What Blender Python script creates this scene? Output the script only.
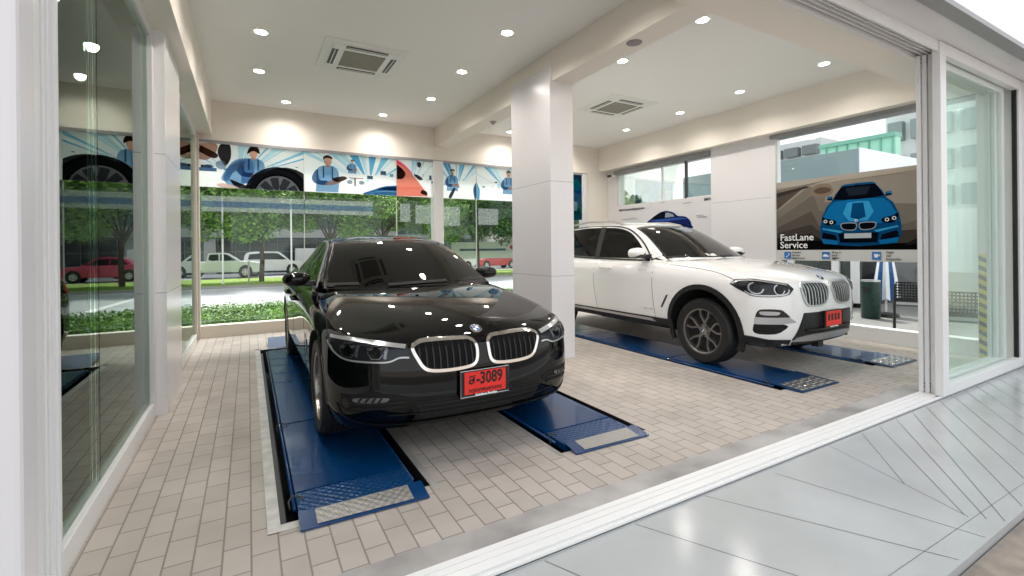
import bpy, bmesh, math, random
from mathutils import Vector, Matrix, geometry
from mathutils.bvhtree import BVHTree
for _o in list(bpy.data.objects): bpy.data.objects.remove(_o)
SC = bpy.context.scene
COL = SC.collection
PI = math.pi
rad = math.radians
def lin(c):
    return tuple((v/255/12.92 if v/255 <= .04045 else ((v/255+.055)/1.055)**2.4) for v in c)
# ------------------------------------------------------------------ camera
cd = bpy.data.cameras.new('camera'); cam = bpy.data.objects.new('camera', cd); COL.objects.link(cam)
_r = Vector((0.870785, -0.491565, -0.009839)); _d = Vector((-0.008381, 0.005167, -0.999952)); _f = Vector((0.491592, 0.870826, 0.00038))
_f = _f.normalized(); _r = (_r - _f*_r.dot(_f)).normalized(); _d = _f.cross(_r)
cam.matrix_world = Matrix(((_r.x, -_d.x, -_f.x, 0), (_r.y, -_d.y, -_f.y, 0), (_r.z, -_d.z, -_f.z, 1.31), (0, 0, 0, 1)))
cd.sensor_width = 36; cd.lens = 466.8/1024*36; cd.shift_y = (248.6-288)/1024; cd.clip_end = 500; cd.clip_start = .02
SC.camera = cam
# ------------------------------------------------------------------ light
SC.view_settings.view_transform = 'Standard'; SC.view_settings.look = 'None'
SC.view_settings.exposure = 0.42; SC.cycles.transparent_max_bounces = 40; SC.view_settings.gamma = 1; SC.view_settings.use_curve_mapping = False
W = bpy.data.worlds.new('world'); SC.world = W; W.use_nodes = True
wn = W.node_tree.nodes; wl = W.node_tree.links; wn.clear()
wo = wn.new('ShaderNodeOutputWorld'); wb = wn.new('ShaderNodeBackground'); wt = wn.new('ShaderNodeTexCoord'); ws = wn.new('ShaderNodeSeparateXYZ'); wr = wn.new('ShaderNodeValToRGB')
wl.new(wt.outputs['Generated'], ws.inputs[0]); wl.new(ws.outputs['Z'], wr.inputs[0]); wl.new(wr.outputs[0], wb.inputs[0]); wl.new(wb.outputs[0], wo.inputs[0])
wr.color_ramp.elements[0].position = 0; wr.color_ramp.elements[0].color = (1, 1, 1, 1)
wr.color_ramp.elements[1].position = .6; wr.color_ramp.elements[1].color = (.90, .95, 1, 1)
wb.inputs['Strength'].default_value = 1.05
def add_sun(rot, e, ang, col=(1, .97, .92)):
    s = bpy.data.lights.new('sun', 'SUN'); s.energy = e; s.angle = rad(ang); s.color = col
    o = bpy.data.objects.new('sun', s); COL.objects.link(o); o.rotation_euler = [rad(a) for a in rot]
    return o
SUN = add_sun((-33, 12, 0), 5.0, 10)
DOWNLIGHT_W = 53.0
# ------------------------------------------------------------------ materials
def newmat(name):
    m = bpy.data.materials.new(name); m.use_nodes = True
    nt = m.node_tree; b = nt.nodes['Principled BSDF']
    return m, nt, b
def mat(name, rgb, rough=.5, metal=0, coat=0, spec=.5, bump=None, var=None, emit=0, ior=1.5):
    m, nt, b = newmat(name)
    c = lin(rgb)
    b.inputs['Base Color'].default_value = (*c, 1); b.inputs['Roughness'].default_value = rough
    b.inputs['Metallic'].default_value = metal; b.inputs['Coat Weight'].default_value = coat
    b.inputs['Coat Roughness'].default_value = .02
    b.inputs['Specular IOR Level'].default_value = spec; b.inputs['IOR'].default_value = ior
    if emit:
        b.inputs['Emission Color'].default_value = (*c, 1); b.inputs['Emission Strength'].default_value = emit
    tc = None
    def noise(scale, detail=3):
        nonlocal tc
        if tc is None: tc = nt.nodes.new('ShaderNodeTexCoord')
        n = nt.nodes.new('ShaderNodeTexNoise'); n.inputs['Scale'].default_value = scale; n.inputs['Detail'].default_value = detail
        nt.links.new(tc.outputs['Object'], n.inputs['Vector']); return n
    if var:                                    # (scale, amount): colour mottling
        n = noise(var[0]); r = nt.nodes.new('ShaderNodeValToRGB')
        a = var[1]
        r.color_ramp.elements[0].position = .3; r.color_ramp.elements[1].position = .7
        r.color_ramp.elements[0].color = (*[v*(1-a) for v in c], 1); r.color_ramp.elements[1].color = (*[min(1, v*(1+a)) for v in c], 1)
        nt.links.new(n.outputs['Fac'], r.inputs[0]); nt.links.new(r.outputs[0], b.inputs['Base Color'])
    if bump:                                   # (scale, strength)
        n = noise(bump[0]); bp = nt.nodes.new('ShaderNodeBump'); bp.inputs['Strength'].default_value = bump[1]; bp.inputs['Distance'].default_value = .01
        nt.links.new(n.outputs['Fac'], bp.inputs['Height']); nt.links.new(bp.outputs[0], b.inputs['Normal'])
    return m
def glass(name, tint=(.93, .97, .95), refl=1.0, rough=0.0):
    m = bpy.data.materials.new(name); m.use_nodes = True; nt = m.node_tree; nt.nodes.clear()
    o = nt.nodes.new('ShaderNodeOutputMaterial'); mx = nt.nodes.new('ShaderNodeMixShader'); t = nt.nodes.new('ShaderNodeBsdfTransparent')
    g = nt.nodes.new('ShaderNodeBsdfGlossy'); fr = nt.nodes.new('ShaderNodeFresnel'); mu = nt.nodes.new('ShaderNodeMath')
    t.inputs[0].default_value = (*tint, 1); g.inputs['Roughness'].default_value = rough; g.inputs[0].default_value = (.86, .97, .90, 1)
    fr.inputs['IOR'].default_value = 1.5; mu.operation = 'MULTIPLY'; mu.use_clamp = True; mu.inputs[1].default_value = refl
    nt.links.new(fr.outputs[0], mu.inputs[0]); nt.links.new(mu.outputs[0], mx.inputs[0])
    nt.links.new(t.outputs[0], mx.inputs[1]); nt.links.new(g.outputs[0], mx.inputs[2]); nt.links.new(mx.outputs[0], o.inputs[0])
    return m
def film(name, rgb, opacity, trans=.5):
    """printed translucent film: daylight from behind shows through it"""
    m = bpy.data.materials.new(name); m.use_nodes = True; nt = m.node_tree; nt.nodes.clear()
    o = nt.nodes.new('ShaderNodeOutputMaterial'); mx = nt.nodes.new('ShaderNodeMixShader'); t = nt.nodes.new('ShaderNodeBsdfTransparent')
    m2 = nt.nodes.new('ShaderNodeMixShader'); d = nt.nodes.new('ShaderNodeBsdfDiffuse'); tr = nt.nodes.new('ShaderNodeBsdfTranslucent')
    c = lin(rgb)
    d.inputs[0].default_value = (*c, 1); tr.inputs[0].default_value = (*c, 1); mx.inputs[0].default_value = opacity; m2.inputs[0].default_value = trans
    nt.links.new(d.outputs[0], m2.inputs[1]); nt.links.new(tr.outputs[0], m2.inputs[2])
    nt.links.new(t.outputs[0], mx.inputs[1]); nt.links.new(m2.outputs[0], mx.inputs[2]); nt.links.new(mx.outputs[0], o.inputs[0])
    return m
def panel_mat(name, rgb, px, pz, off=(0, 0), rough=.25, axis='x'):
    """white cladding panels with thin dark joints every px (along axis) and pz (height)"""
    m, nt, b = newmat(name); c = lin(rgb)
    geo = nt.nodes.new('ShaderNodeNewGeometry'); sp = nt.nodes.new('ShaderNodeSeparateXYZ'); nt.links.new(geo.outputs['Position'], sp.inputs[0])
    outs = []
    for sock, per, of in (('Z', pz, off[1]), (axis.upper(), px, off[0])):
        if not per: continue
        a = nt.nodes.new('ShaderNodeMath'); a.operation = 'ADD'; a.inputs[1].default_value = -of + 100*per
        mo = nt.nodes.new('ShaderNodeMath'); mo.operation = 'MODULO'; mo.inputs[1].default_value = per
        lt = nt.nodes.new('ShaderNodeMath'); lt.operation = 'LESS_THAN'; lt.inputs[1].default_value = .005
        nt.links.new(sp.outputs[sock], a.inputs[0]); nt.links.new(a.outputs[0], mo.inputs[0]); nt.links.new(mo.outputs[0], lt.inputs[0]); outs.append(lt)
    last = outs[0]
    if len(outs) > 1:
        mxm = nt.nodes.new('ShaderNodeMath'); mxm.operation = 'MAXIMUM'; nt.links.new(outs[0].outputs[0], mxm.inputs[0]); nt.links.new(outs[1].outputs[0], mxm.inputs[1]); last = mxm
    up = nt.nodes.new('ShaderNodeMath'); up.operation = 'LESS_THAN'; up.inputs[1].default_value = 3.0; nt.links.new(sp.outputs['Z'], up.inputs[0])
    mu = nt.nodes.new('ShaderNodeMath'); mu.operation = 'MULTIPLY'; nt.links.new(up.outputs[0], mu.inputs[0]); nt.links.new(last.outputs[0], mu.inputs[1]); last = mu
    mix = nt.nodes.new('ShaderNodeMix'); mix.data_type = 'RGBA'
    mix.inputs[6].default_value = (*c, 1); mix.inputs[7].default_value = (*[v*.45 for v in c], 1)
    nt.links.new(last.outputs[0], mix.inputs[0]); nt.links.new(mix.outputs[2], b.inputs['Base Color'])
    b.inputs['Roughness'].default_value = rough
    return m
def tile_mat(name, c1, c2, cm, bw, rh, rough=.6, swap=True, mortar=.004):
    m, nt, b = newmat(name)
    geo = nt.nodes.new('ShaderNodeNewGeometry'); sp = nt.nodes.new('ShaderNodeSeparateXYZ'); cb = nt.nodes.new('ShaderNodeCombineXYZ')
    nt.links.new(geo.outputs['Position'], sp.inputs[0])
    nt.links.new(sp.outputs['Y' if swap else 'X'], cb.inputs[0]); nt.links.new(sp.outputs['X' if swap else 'Y'], cb.inputs[1])
    br = nt.nodes.new('ShaderNodeTexBrick'); nt.links.new(cb.outputs[0], br.inputs['Vector'])
    br.offset = .5; br.inputs['Scale'].default_value = 1; br.inputs['Brick Width'].default_value = bw; br.inputs['Row Height'].default_value = rh
    br.inputs['Mortar Size'].default_value = mortar; br.inputs['Mortar Smooth'].default_value = .1
    br.inputs['Color1'].default_value = (*lin(c1), 1); br.inputs['Color2'].default_value = (*lin(c2), 1); br.inputs['Mortar'].default_value = (*lin(cm), 1)
    n = nt.nodes.new('ShaderNodeTexNoise'); n.inputs['Scale'].default_value = 2.2; n.inputs['Detail'].default_value = 5
    nt.links.new(geo.outputs['Position'], n.inputs['Vector'])
    mix = nt.nodes.new('ShaderNodeMix'); mix.data_type = 'RGBA'; mix.blend_type = 'MULTIPLY'; mix.inputs[0].default_value = .55
    r = nt.nodes.new('ShaderNodeValToRGB'); r.color_ramp.elements[0].position = .3; r.color_ramp.elements[0].color = (.72, .70, .68, 1); r.color_ramp.elements[1].position = .62
    nt.links.new(n.outputs['Fac'], r.inputs[0]); nt.links.new(br.outputs['Color'], mix.inputs[6]); nt.links.new(r.outputs[0], mix.inputs[7])
    nt.links.new(mix.outputs[2], b.inputs['Base Color']); b.inputs['Roughness'].default_value = rough
    bp = nt.nodes.new('ShaderNodeBump'); bp.inputs['Strength'].default_value = .5; bp.inputs['Distance'].default_value = .003; bp.invert = True
    nt.links.new(br.outputs['Fac'], bp.inputs['Height']); nt.links.new(bp.outputs[0], b.inputs['Normal'])
    return m
def checker_plate(name, rgb, metal, rough, scale=40, strength=.8):
    """tread plate: small crossing raised bars"""
    m, nt, b = newmat(name); c = lin(rgb)
    geo = nt.nodes.new('ShaderNodeNewGeometry')
    mp = nt.nodes.new('ShaderNodeMapping'); mp.inputs['Rotation'].default_value = (0, 0, rad(45)); nt.links.new(geo.outputs['Position'], mp.inputs[0])
    ck = nt.nodes.new('ShaderNodeTexChecker'); ck.inputs['Scale'].default_value = scale; nt.links.new(mp.outputs[0], ck.inputs[0])
    def wave(dirn):
        w = nt.nodes.new('ShaderNodeTexWave'); w.bands_direction = dirn; w.inputs['Scale'].default_value = scale*.5/PI*1.0; nt.links.new(mp.outputs[0], w.inputs[0]); return w
    w1, w2 = wave('X'), wave('Y')
    mx = nt.nodes.new('ShaderNodeMix'); mx.data_type = 'FLOAT'
    nt.links.new(ck.outputs['Fac'], mx.inputs[0]); nt.links.new(w1.outputs['Fac'], mx.inputs[2]); nt.links.new(w2.outputs['Fac'], mx.inputs[3])
    bp = nt.nodes.new('ShaderNodeBump'); bp.inputs['Strength'].default_value = strength; bp.inputs['Distance'].default_value = .004
    nt.links.new(mx.outputs[0], bp.inputs['Height']); nt.links.new(bp.outputs[0], b.inputs['Normal'])
    b.inputs['Base Color'].default_value = (*c, 1); b.inputs['Metallic'].default_value = metal; b.inputs['Roughness'].default_value = rough
    return m
M = {}
M['paint_wall'] = mat('wall_paint', (240, 233, 222), .6)
M['ceiling'] = mat('ceiling_paint', (244, 243, 240), .7)
M['clad'] = panel_mat('white_cladding', (232, 230, 232), 0, 1.12, (0, .98), .22)
M['clad_plain'] = mat('white_panel', (222, 220, 223), .25)
M['alu'] = mat('white_aluminium', (226, 226, 226), .3)
M['alu_grey'] = mat('grey_aluminium', (150, 150, 152), .4, .15)
M['alu_dark'] = mat('dark_aluminium', (70, 70, 72), .35, .5)
M['rubber'] = mat('black_rubber', (22, 22, 22), .6)
M['tile'] = tile_mat('floor_pavers', (190, 182, 175), (178, 170, 163), (140, 132, 125), .2, .1075)
M['concrete'] = mat('concrete_strip', (165, 162, 160), .45, var=(3, .3))
M['deck'] = mat('painted_deck', (180, 183, 184), .16, coat=.0, bump=(5, .15), var=(2.5, .05))
M['groove'] = mat('groove', (110, 112, 114), .6)
M['track'] = mat('track', (236, 236, 236), .3)
M['pit'] = mat('pit_dark', (28, 28, 28), .7)
M['frame_strip'] = mat('pit_border_steel', (196, 196, 192), .45, .1, var=(9, .2))
M['blue'] = mat('blue_paint', (0, 58, 108), .26, coat=.3, bump=(6, .1))
M['blue_tread'] = checker_plate('blue_tread_plate', (0, 62, 112), 0, .3, 60)
M['alu_tread'] = checker_plate('aluminium_tread_plate', (158, 157, 154), .6, .5, 60, .55)
M['glass'] = glass('window_glass', (.985, .995, .99), .6)
M['glass_left'] = glass('side_glass', (.86, .95, .89), 1.0)
M['glass_right'] = glass('fixed_glass', (.975, .992, .985), .10)
M['white_em'] = mat('lamp_diffuser', (255, 250, 240), .5, emit=9)
M['white'] = mat('white_plastic', (236, 236, 232), .4)
M['grey_mesh'] = mat('grille_grey', (140, 138, 128), .6)
M['black'] = mat('black_plastic', (14, 14, 14), .4)
M['black_matte'] = mat('black_matte', (10, 10, 10), .8)
# ------------------------------------------------------------------ mesh helpers
class MB:
    """collects shapes and links them as ONE mesh object"""
    def __init__(s): s.v = []; s.f = []; s.mi = []; s.m = 0; s.sm = []
    def add(s, vs, fs, smooth=False):
        b = len(s.v); s.v += [tuple(v) for v in vs]
        for f in fs: s.f.append([b+i for i in f]); s.mi.append(s.m); s.sm.append(smooth)
        return s
    def box(s, x0, x1, y0, y1, z0, z1):
        if x0 > x1: x0, x1 = x1, x0
        if y0 > y1: y0, y1 = y1, y0
        if z0 > z1: z0, z1 = z1, z0
        v = [(x0, y0, z0), (x1, y0, z0), (x1, y1, z0), (x0, y1, z0), (x0, y0, z1), (x1, y0, z1), (x1, y1, z1), (x0, y1, z1)]
        return s.add(v, [(0, 3, 2, 1), (4, 5, 6, 7), (0, 1, 5, 4), (1, 2, 6, 5), (2, 3, 7, 6), (3, 0, 4, 7)])
    def quad(s, a, b, c, d): return s.add([a, b, c, d], [(0, 1, 2, 3)])
    def tube(s, pts, r, n=8, r1=None, caps=True):
        pts = [Vector(p) for p in pts]; L = len(pts); vs = []; fs = []
        up = None
        for i, p in enumerate(pts):
            t = (pts[min(i+1, L-1)]-pts[max(i-1, 0)]).normalized()
            if up is None or abs(up.dot(t)) > .95: up = Vector((0, 0, 1)) if abs(t.z) < .9 else Vector((1, 0, 0))
            a = t.cross(up).normalized(); b = a.cross(t).normalized(); up = b
            rr = r if r1 is None else r+(r1-r)*i/(L-1)
            for k in range(n):
                an = 2*PI*k/n; vs.append(p+a*math.cos(an)*rr+b*math.sin(an)*rr)
        for i in range(L-1):
            for k in range(n): fs.append((i*n+k, i*n+(k+1) % n, (i+1)*n+(k+1) % n, (i+1)*n+k))
        if caps: fs += [tuple(range(n))[::-1], tuple((L-1)*n+k for k in range(n))]
        return s.add(vs, fs, True)
    def lathe(s, prof, n=24, axis='z', org=(0, 0, 0)):
        """prof: (radius, height) along axis"""
        vs = []; fs = []; L = len(prof); o = Vector(org)
        for r, h in prof:
            for k in range(n):
                a = 2*PI*k/n; c, d = r*math.cos(a), r*math.sin(a)
                vs.append(o+Vector({'z': (c, d, h), 'x': (h, c, d), 'y': (d, h, c)}[axis]))
        for i in range(L-1):
            for k in range(n): fs.append((i*n+k, i*n+(k+1) % n, (i+1)*n+(k+1) % n, (i+1)*n+k))
        if prof[0][0] > 1e-5: fs.append(tuple(range(n))[::-1])
        if prof[-1][0] > 1e-5: fs.append(tuple((L-1)*n+k for k in range(n)))
        return s.add(vs, fs, True)
    def prism(s, poly, h0, h1, axis='z', top=None):
        """poly 2D extruded along axis: z->(x,y), y->(x,z), x->(y,z)"""
        top = top or poly; n = len(poly)
        f = {'z': lambda p, h: (p[0], p[1], h), 'y': lambda p, h: (p[0], h, p[1]), 'x': lambda p, h: (h, p[0], p[1])}[axis]
        vs = [f(p, h0) for p in poly]+[f(p, h1) for p in top]
        return s.add(vs, [tuple(range(n))[::-1], tuple(range(n, 2*n))]+[(k, (k+1) % n, n+(k+1) % n, n+k) for k in range(n)])
    def build(s, name, mats, parent=None, bevel=0, loc=None, sharp=40, seg=2):
        me = bpy.data.meshes.new(name); me.from_pydata(s.v, [], s.f)
        mats = mats if isinstance(mats, (list, tuple)) else [mats]
        for m in mats: me.materials.append(M[m] if isinstance(m, str) else m)
        bm = bmesh.new(); bm.from_mesh(me)
        for f, mi, sm in zip(bm.faces, s.mi, s.sm): f.material_index = min(mi, len(mats)-1); f.smooth = sm
        bmesh.ops.recalc_face_normals(bm, faces=bm.faces)
        if bevel:
            es = [e for e in bm.edges if len(e.link_faces) == 2 and e.calc_face_angle() > rad(30)]
            bmesh.ops.bevel(bm, geom=es, offset=bevel, segments=seg, profile=.5, affect='EDGES', clamp_overlap=True)
        for e in bm.edges:
            if len(e.link_faces) == 2 and e.calc_face_angle() > rad(sharp): e.smooth = False
        bm.to_mesh(me); bm.free()
        o = bpy.data.objects.new(name, me); COL.objects.link(o)
        if parent: o.parent = parent
        if loc: o.location = loc
        return o
def obj_from(name, me, parent=None):
    o = bpy.data.objects.new(name, me); COL.objects.link(o)
    if parent: o.parent = parent
    return o
def tag(o, label, cat, group=None, kind=None):
    o['label'] = label; o['category'] = cat
    if group: o['group'] = group
    if kind: o['kind'] = kind
    return o
def struct(o, label=None, cat='structure'):
    o['kind'] = 'structure'
    if label: o['label'] = label
    o['category'] = cat
    return o
def empty(name, loc=(0, 0, 0), rz=0):
    o = bpy.data.objects.new(name, None); COL.objects.link(o); o.location = loc; o.rotation_euler = (0, 0, rz); o.empty_display_size = .1
    return o
def kids(o): return [c for c in bpy.data.objects if c.parent == o]
def copy_tree(o, parent=None):
    ch = kids(o)
    c = o.copy(); COL.objects.link(c); c.parent = parent
    if parent: c.matrix_parent_inverse = o.matrix_parent_inverse.copy()
    for k in ch: copy_tree(k, c)
    return c
def text_mesh(s, size, font=None, align='CENTER', extrude=.0008, xs=1.0, space=1.0, bold=0):
    """returns verts, faces in (x, y) plane facing +z"""
    cu = bpy.data.curves.new('t', 'FONT'); cu.body = s; cu.size = size; cu.align_x = align; cu.align_y = 'CENTER'; cu.extrude = extrude; cu.space_character = space
    cu.resolution_u = 3; cu.offset = bold
    o = bpy.data.objects.new('t', cu); COL.objects.link(o)
    dg = bpy.context.evaluated_depsgraph_get(); dg.update()
    me = bpy.data.meshes.new_from_object(o.evaluated_get(dg))
    vs = [(v.co.x*xs, v.co.y, v.co.z) for v in me.vertices]; fs = [tuple(p.vertices) for p in me.polygons]
    bpy.data.objects.remove(o); bpy.data.curves.remove(cu); bpy.data.meshes.remove(me)
    return vs, fs
def put_text(mb, s, size, O, U, V, N, **k):
    """lays text into builder mb: origin O, U reading direction, V up, N outward"""
    vs, fs = text_mesh(s, size, **k); O, U, V, N = map(Vector, (O, U, V, N))
    mb.add([O+U*x+V*y+N*z for x, y, z in vs], fs); return mb
def smooth_poly(pts, n=4, closed=True):
    """Catmull-Rom through points; a point given as (x, y, 1) stays a sharp corner"""
    L = len(pts); out = []
    rng = range(L) if closed else range(L-1)
    for i in rng:
        g = (lambda k: pts[k % L]) if closed else (lambda k: pts[max(0, min(L-1, k))])
        p0, p1, p2, p3 = g(i-1), g(i), g(i+1), g(i+2)
        if len(p1) > 2 and p1[2]: p0 = p1
        if len(p2) > 2 and p2[2]: p3 = p2
        for k in range(n):
            t = k/n
            out.append(tuple(.5*((2*p1[j])+(-p0[j]+p2[j])*t+(2*p0[j]-5*p1[j]+4*p2[j]-p3[j])*t*t+(-p0[j]+3*p1[j]-3*p2[j]+p3[j])*t**3) for j in (0, 1)))
    if not closed: out.append(tuple(pts[-1][:2]))
    return out
def fill_poly(poly, step=None):
    """triangulated 2D polygon with interior grid points -> pts2d, tris, boundary count"""
    pts = [Vector(p) for p in poly]; n = len(pts); inner = []
    if step:
        x0, x1 = min(p.x for p in pts), max(p.x for p in pts); y0, y1 = min(p.y for p in pts), max(p.y for p in pts)
        def inside(q):
            c = False; j = n-1
            for i in range(n):
                a, b = pts[i], pts[j]
                if (a.y > q[1]) != (b.y > q[1]) and q[0] < (b.x-a.x)*(q[1]-a.y)/(b.y-a.y)+a.x: c = not c
                j = i
            return c
        def near(q):
            for i in range(n):
                a, b = pts[i], pts[(i+1) % n]; d = b-a; t = max(0, min(1, (Vector(q)-a).dot(d)/max(1e-12, d.length_squared)))
                if (a+d*t-Vector(q)).length < step*.45: return True
            return False
        y = y0+step/2
        while y < y1:
            x = x0+step/2
            while x < x1:
                if inside((x, y)) and not near((x, y)): inner.append(Vector((x, y)))
                x += step
            y += step
    allp = pts+inner
    r = geometry.delaunay_2d_cdt(allp, [(i, (i+1) % n) for i in range(n)], [list(range(n))], 1, 1e-6)
    return [tuple(v) for v in r[0]], [tuple(f) for f in r[2]]
M['tyre'] = mat('tyre_rubber', (24, 24, 25), .55)
M['rim'] = mat('rim_grey', (132, 130, 128), .3, .8)
M['rim_dark'] = mat('rim_silver', (150, 145, 140), .25, .9)
M['disc'] = mat('brake_steel', (90, 88, 86), .35, .9)
M['caliper'] = mat('caliper', (60, 60, 62), .4, .5)
M['chrome'] = mat('chrome', (225, 222, 218), .08, 1)
M['satin'] = mat('satin_silver', (190, 190, 192), .28, .75)
M['roundel_black'] = mat('badge_black', (8, 8, 10), .2)
M['roundel_blue'] = mat('badge_blue', (20, 110, 200), .2)
M['roundel_white'] = mat('badge_white', (240, 240, 240), .2)
M['car_black'] = mat('black_car_paint', (4, 4, 5), .03, 0, 0, .4, ior=1.5)
M['car_white'] = mat('white_car_paint', (240, 240, 239), .25, 0, 1.0)
M['car_glass'] = mat('tinted_glass', (8, 8, 8), .02, 0, 0, .32)
M['lamp_ring'] = mat('lamp_reflector', (120, 123, 128), .2, .8)
M['fin'] = mat('grille_fin', (9, 9, 10), .2, spec=.4)
M['gap'] = mat('panel_gap', (12, 12, 12), .8)
M['gap_soft'] = mat('panel_gap_on_white', (120, 118, 114), .8)
M['lamp_dark'] = mat('lamp_interior', (46, 48, 52), .22, .6)
M['lamp_glow'] = mat('lamp_ring', (188, 190, 192), .2, .5)
M['plate_red'] = mat('plate_red', (232, 40, 30), .4)
M['plate_dark'] = mat('plate_print', (30, 8, 8), .5)
M['clad_black'] = mat('black_cladding', (17, 17, 18), .5)
M['grille_black'] = mat('grille_black', (5, 5, 6), .6, spec=.15)
# ------------------------------------------------------------------ the room
X0, X1, Y0, Y1, ZC = -.685, 7.40, 1.853, 8.51, 3.64
PITS = [(.12, .868, 2.49, 7.02), (1.73, 2.472, 2.45, 7.02), (4.20, 4.93, 2.50, 7.02), (5.90, 6.62, 2.50, 7.02)]
def floor_with_holes(name, x0, x1, y0, y1, holes, m):
    xs = sorted({x0, x1, *[h[0] for h in holes], *[h[1] for h in holes]}); ys = sorted({y0, y1, *[h[2] for h in holes], *[h[3] for h in holes]})
    b = MB()
    for xa, xb in zip(xs, xs[1:]):
        for ya, yb in zip(ys, ys[1:]):
            cx, cy = (xa+xb)/2, (ya+yb)/2
            if any(h[0] < cx < h[1] and h[2] < cy < h[3] for h in holes): continue
            b.quad((xa, ya, 0), (xb, ya, 0), (xb, yb, 0), (xa, yb, 0))
    b.m = 1
    for h in holes:
        a, c, d, e = h; z = -.30
        b.quad((a, d, z), (c, d, z), (c, e, z), (a, e, z)); b.quad((a, d, z), (a, e, z), (a, e, 0), (a, d, 0)); b.quad((c, d, z), (c, d, 0), (c, e, 0), (c, e, z))
        b.quad((a, d, z), (a, d, 0), (c, d, 0), (c, d, z)); b.quad((a, e, z), (c, e, z), (c, e, 0), (a, e, 0))
    o = b.build(name, [m, 'pit']); return o
struct(floor_with_holes('floor', X0-.3, X1+.1, 1.99, Y1+.1, PITS, 'tile'))
def sbox(name, m, *bx, bevel=0, label=None):
    b = MB()
    for q in bx: b.box(*q)
    return struct(b.build(name, m, bevel=bevel), label)
sbox('floor_strip', 'concrete', (X0-.3, X1+.1, 1.84, 1.992, -.10, .0005))
b = MB()                                          # grooved door track
b.box(-1.4, 7.26, 1.675, 1.845, -.1, -.004)
for ya, yb, z in ((1.675, 1.693, .008), (1.716, 1.765, .005), (1.768, 1.805, .005), (1.808, 1.845, .005)): b.box(-1.4, 7.26, ya, yb, -.01, z)
struct(b.build('trim_1', 'track'))
sbox('floor_deck', 'deck', (-6, 13, .775, 1.673, -.12, -.012))
b = MB()                                          # joints scored in the painted deck
def joint(a, c, w=.006):
    A, B = Vector((*a, -.0115)), Vector((*c, -.0115)); t = (B-A).normalized(); n = Vector((-t.y, t.x, 0))*w/2
    b.quad(A-n, B-n, B+n, A+n)
for a, c in (((3.746, 1.655), (3.15, 1.19)), ((3.995, 1.655), (3.04, .91)), ((4.27, 1.66), (3.08, .84)), ((4.55, 1.66), (3.13, .79)), ((3.33, 1.66), (3.03, .89)), ((2.66, 1.62), (2.88, .79)), ((2.10, 1.66), (2.58, .79)), ((1.60, 1.66), (2.05, .79)), ((1.08, 1.66), (1.50, .79)), ((.5, 1.66), (.92, .79))): joint(a, c)
for k in range(24): x = 4.80+.27*k; joint((x, 1.66), (x-1.42, .79))
joint((2.0, .895), (3.75, .862), .003)
struct(b.build('floor_deck_joints', 'groove'))
sbox('paving', mat('brown_paving', (150, 138, 128), .6, var=(14, .18)), (-30, 30, -14, .77, -.2, -.05))
sbox('ceiling', 'ceiling', (X0-.3, X1+.2, 1.9, Y1+.3, ZC, ZC+.1))
sbox('ceiling_beam_middle', 'paint_wall', (3.126, 3.412, 2.28, Y1, 3.28, ZC))
sbox('ceiling_beam_left', 'paint_wall', (-1.2, -.474, 1.9, Y1, 3.10, ZC))
sbox('ceiling_beam_right', 'paint_wall', (7.16, 7.7, 1.9, Y1, 3.09, ZC))
sbox('ceiling_beam_front', 'paint_wall', (-1.2, 7.7, 1.69, 2.29, 3.05, ZC+.1))
sbox('wall_back', 'paint_wall', (-1.2, 7.7, Y1, Y1+.25, 3.0, ZC+.1), (6.78, 7.7, Y1-.02, Y1+.25, 0, 3.0))
sbox('wall_back_base', mat('sill_beige', (222, 214, 200), .5), (-1.0, 7.4, Y1-.02, Y1+.16, 0, .175))
# white column with panel joint
sbox('column', 'clad', (3.085, 3.415, 4.53, 5.45, 0, 3.47))
# left wall: pillar, glass, frames
sbox('wall_left_pillar', 'clad', (-1.3, -.58, 4.67, 5.61, 0, 3.11))
sbox('trim_2', 'alu', (-.75, -.655, 1.86, 4.67, 0, .12), (-.73, -.66, 1.86, 4.67, 3.02, 3.11), (-.73, -.65, 4.60, 4.67, .12, 3.02), (-.72, -.66, 1.86, 1.93, .12, 3.02), bevel=.004)
sbox('trim_3', 'alu', (-.75, -.655, 5.61, 8.2, 0, .12), (-.73, -.66, 5.61, 8.2, 3.0, 3.11), bevel=.004)
sbox('trim_4', mat('post_beige', (214, 206, 194), .5), (-.80, -.655, 8.12, 8.24, 0, 3.1), (-.85, -.64, 8.36, Y1+.05, 0, 3.1))
b = MB(); b.box(-.692, -.684, 1.93, 3.185, .10, 3.03); b.box(-.692, -.684, 3.195, 4.62, .10, 3.03)
struct(b.build('window_1', 'glass_left'))
b = MB(); b.box(-.690, -.687, 3.185, 3.195, .12, 3.02); struct(b.build('trim_5', 'alu_dark'))
b = MB(); b.box(-.692, -.684, 5.61, 8.12, .10, 3.03); struct(b.build('window_2', 'glass_left'))
# the unlit room behind the left glass
dark = mat('side_room_wall', (150, 160, 150), .8); dfl = mat('side_room_floor', (150, 162, 150), .7)
sbox('wall_side_room', dark, (-3.4, -3.3, 1.9, 8.6, 0, 3.2), (-3.4, -.95, 8.5, 8.6, 0, 3.2), (-3.4, -.9, 1.8, 1.9, 0, 3.2), (-3.4, -1.0, 1.8, 8.6, 3.11, 3.2))
sbox('floor_side_room', dfl, (-3.4, -.76, 1.9, 8.5, -.1, 0))
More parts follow.
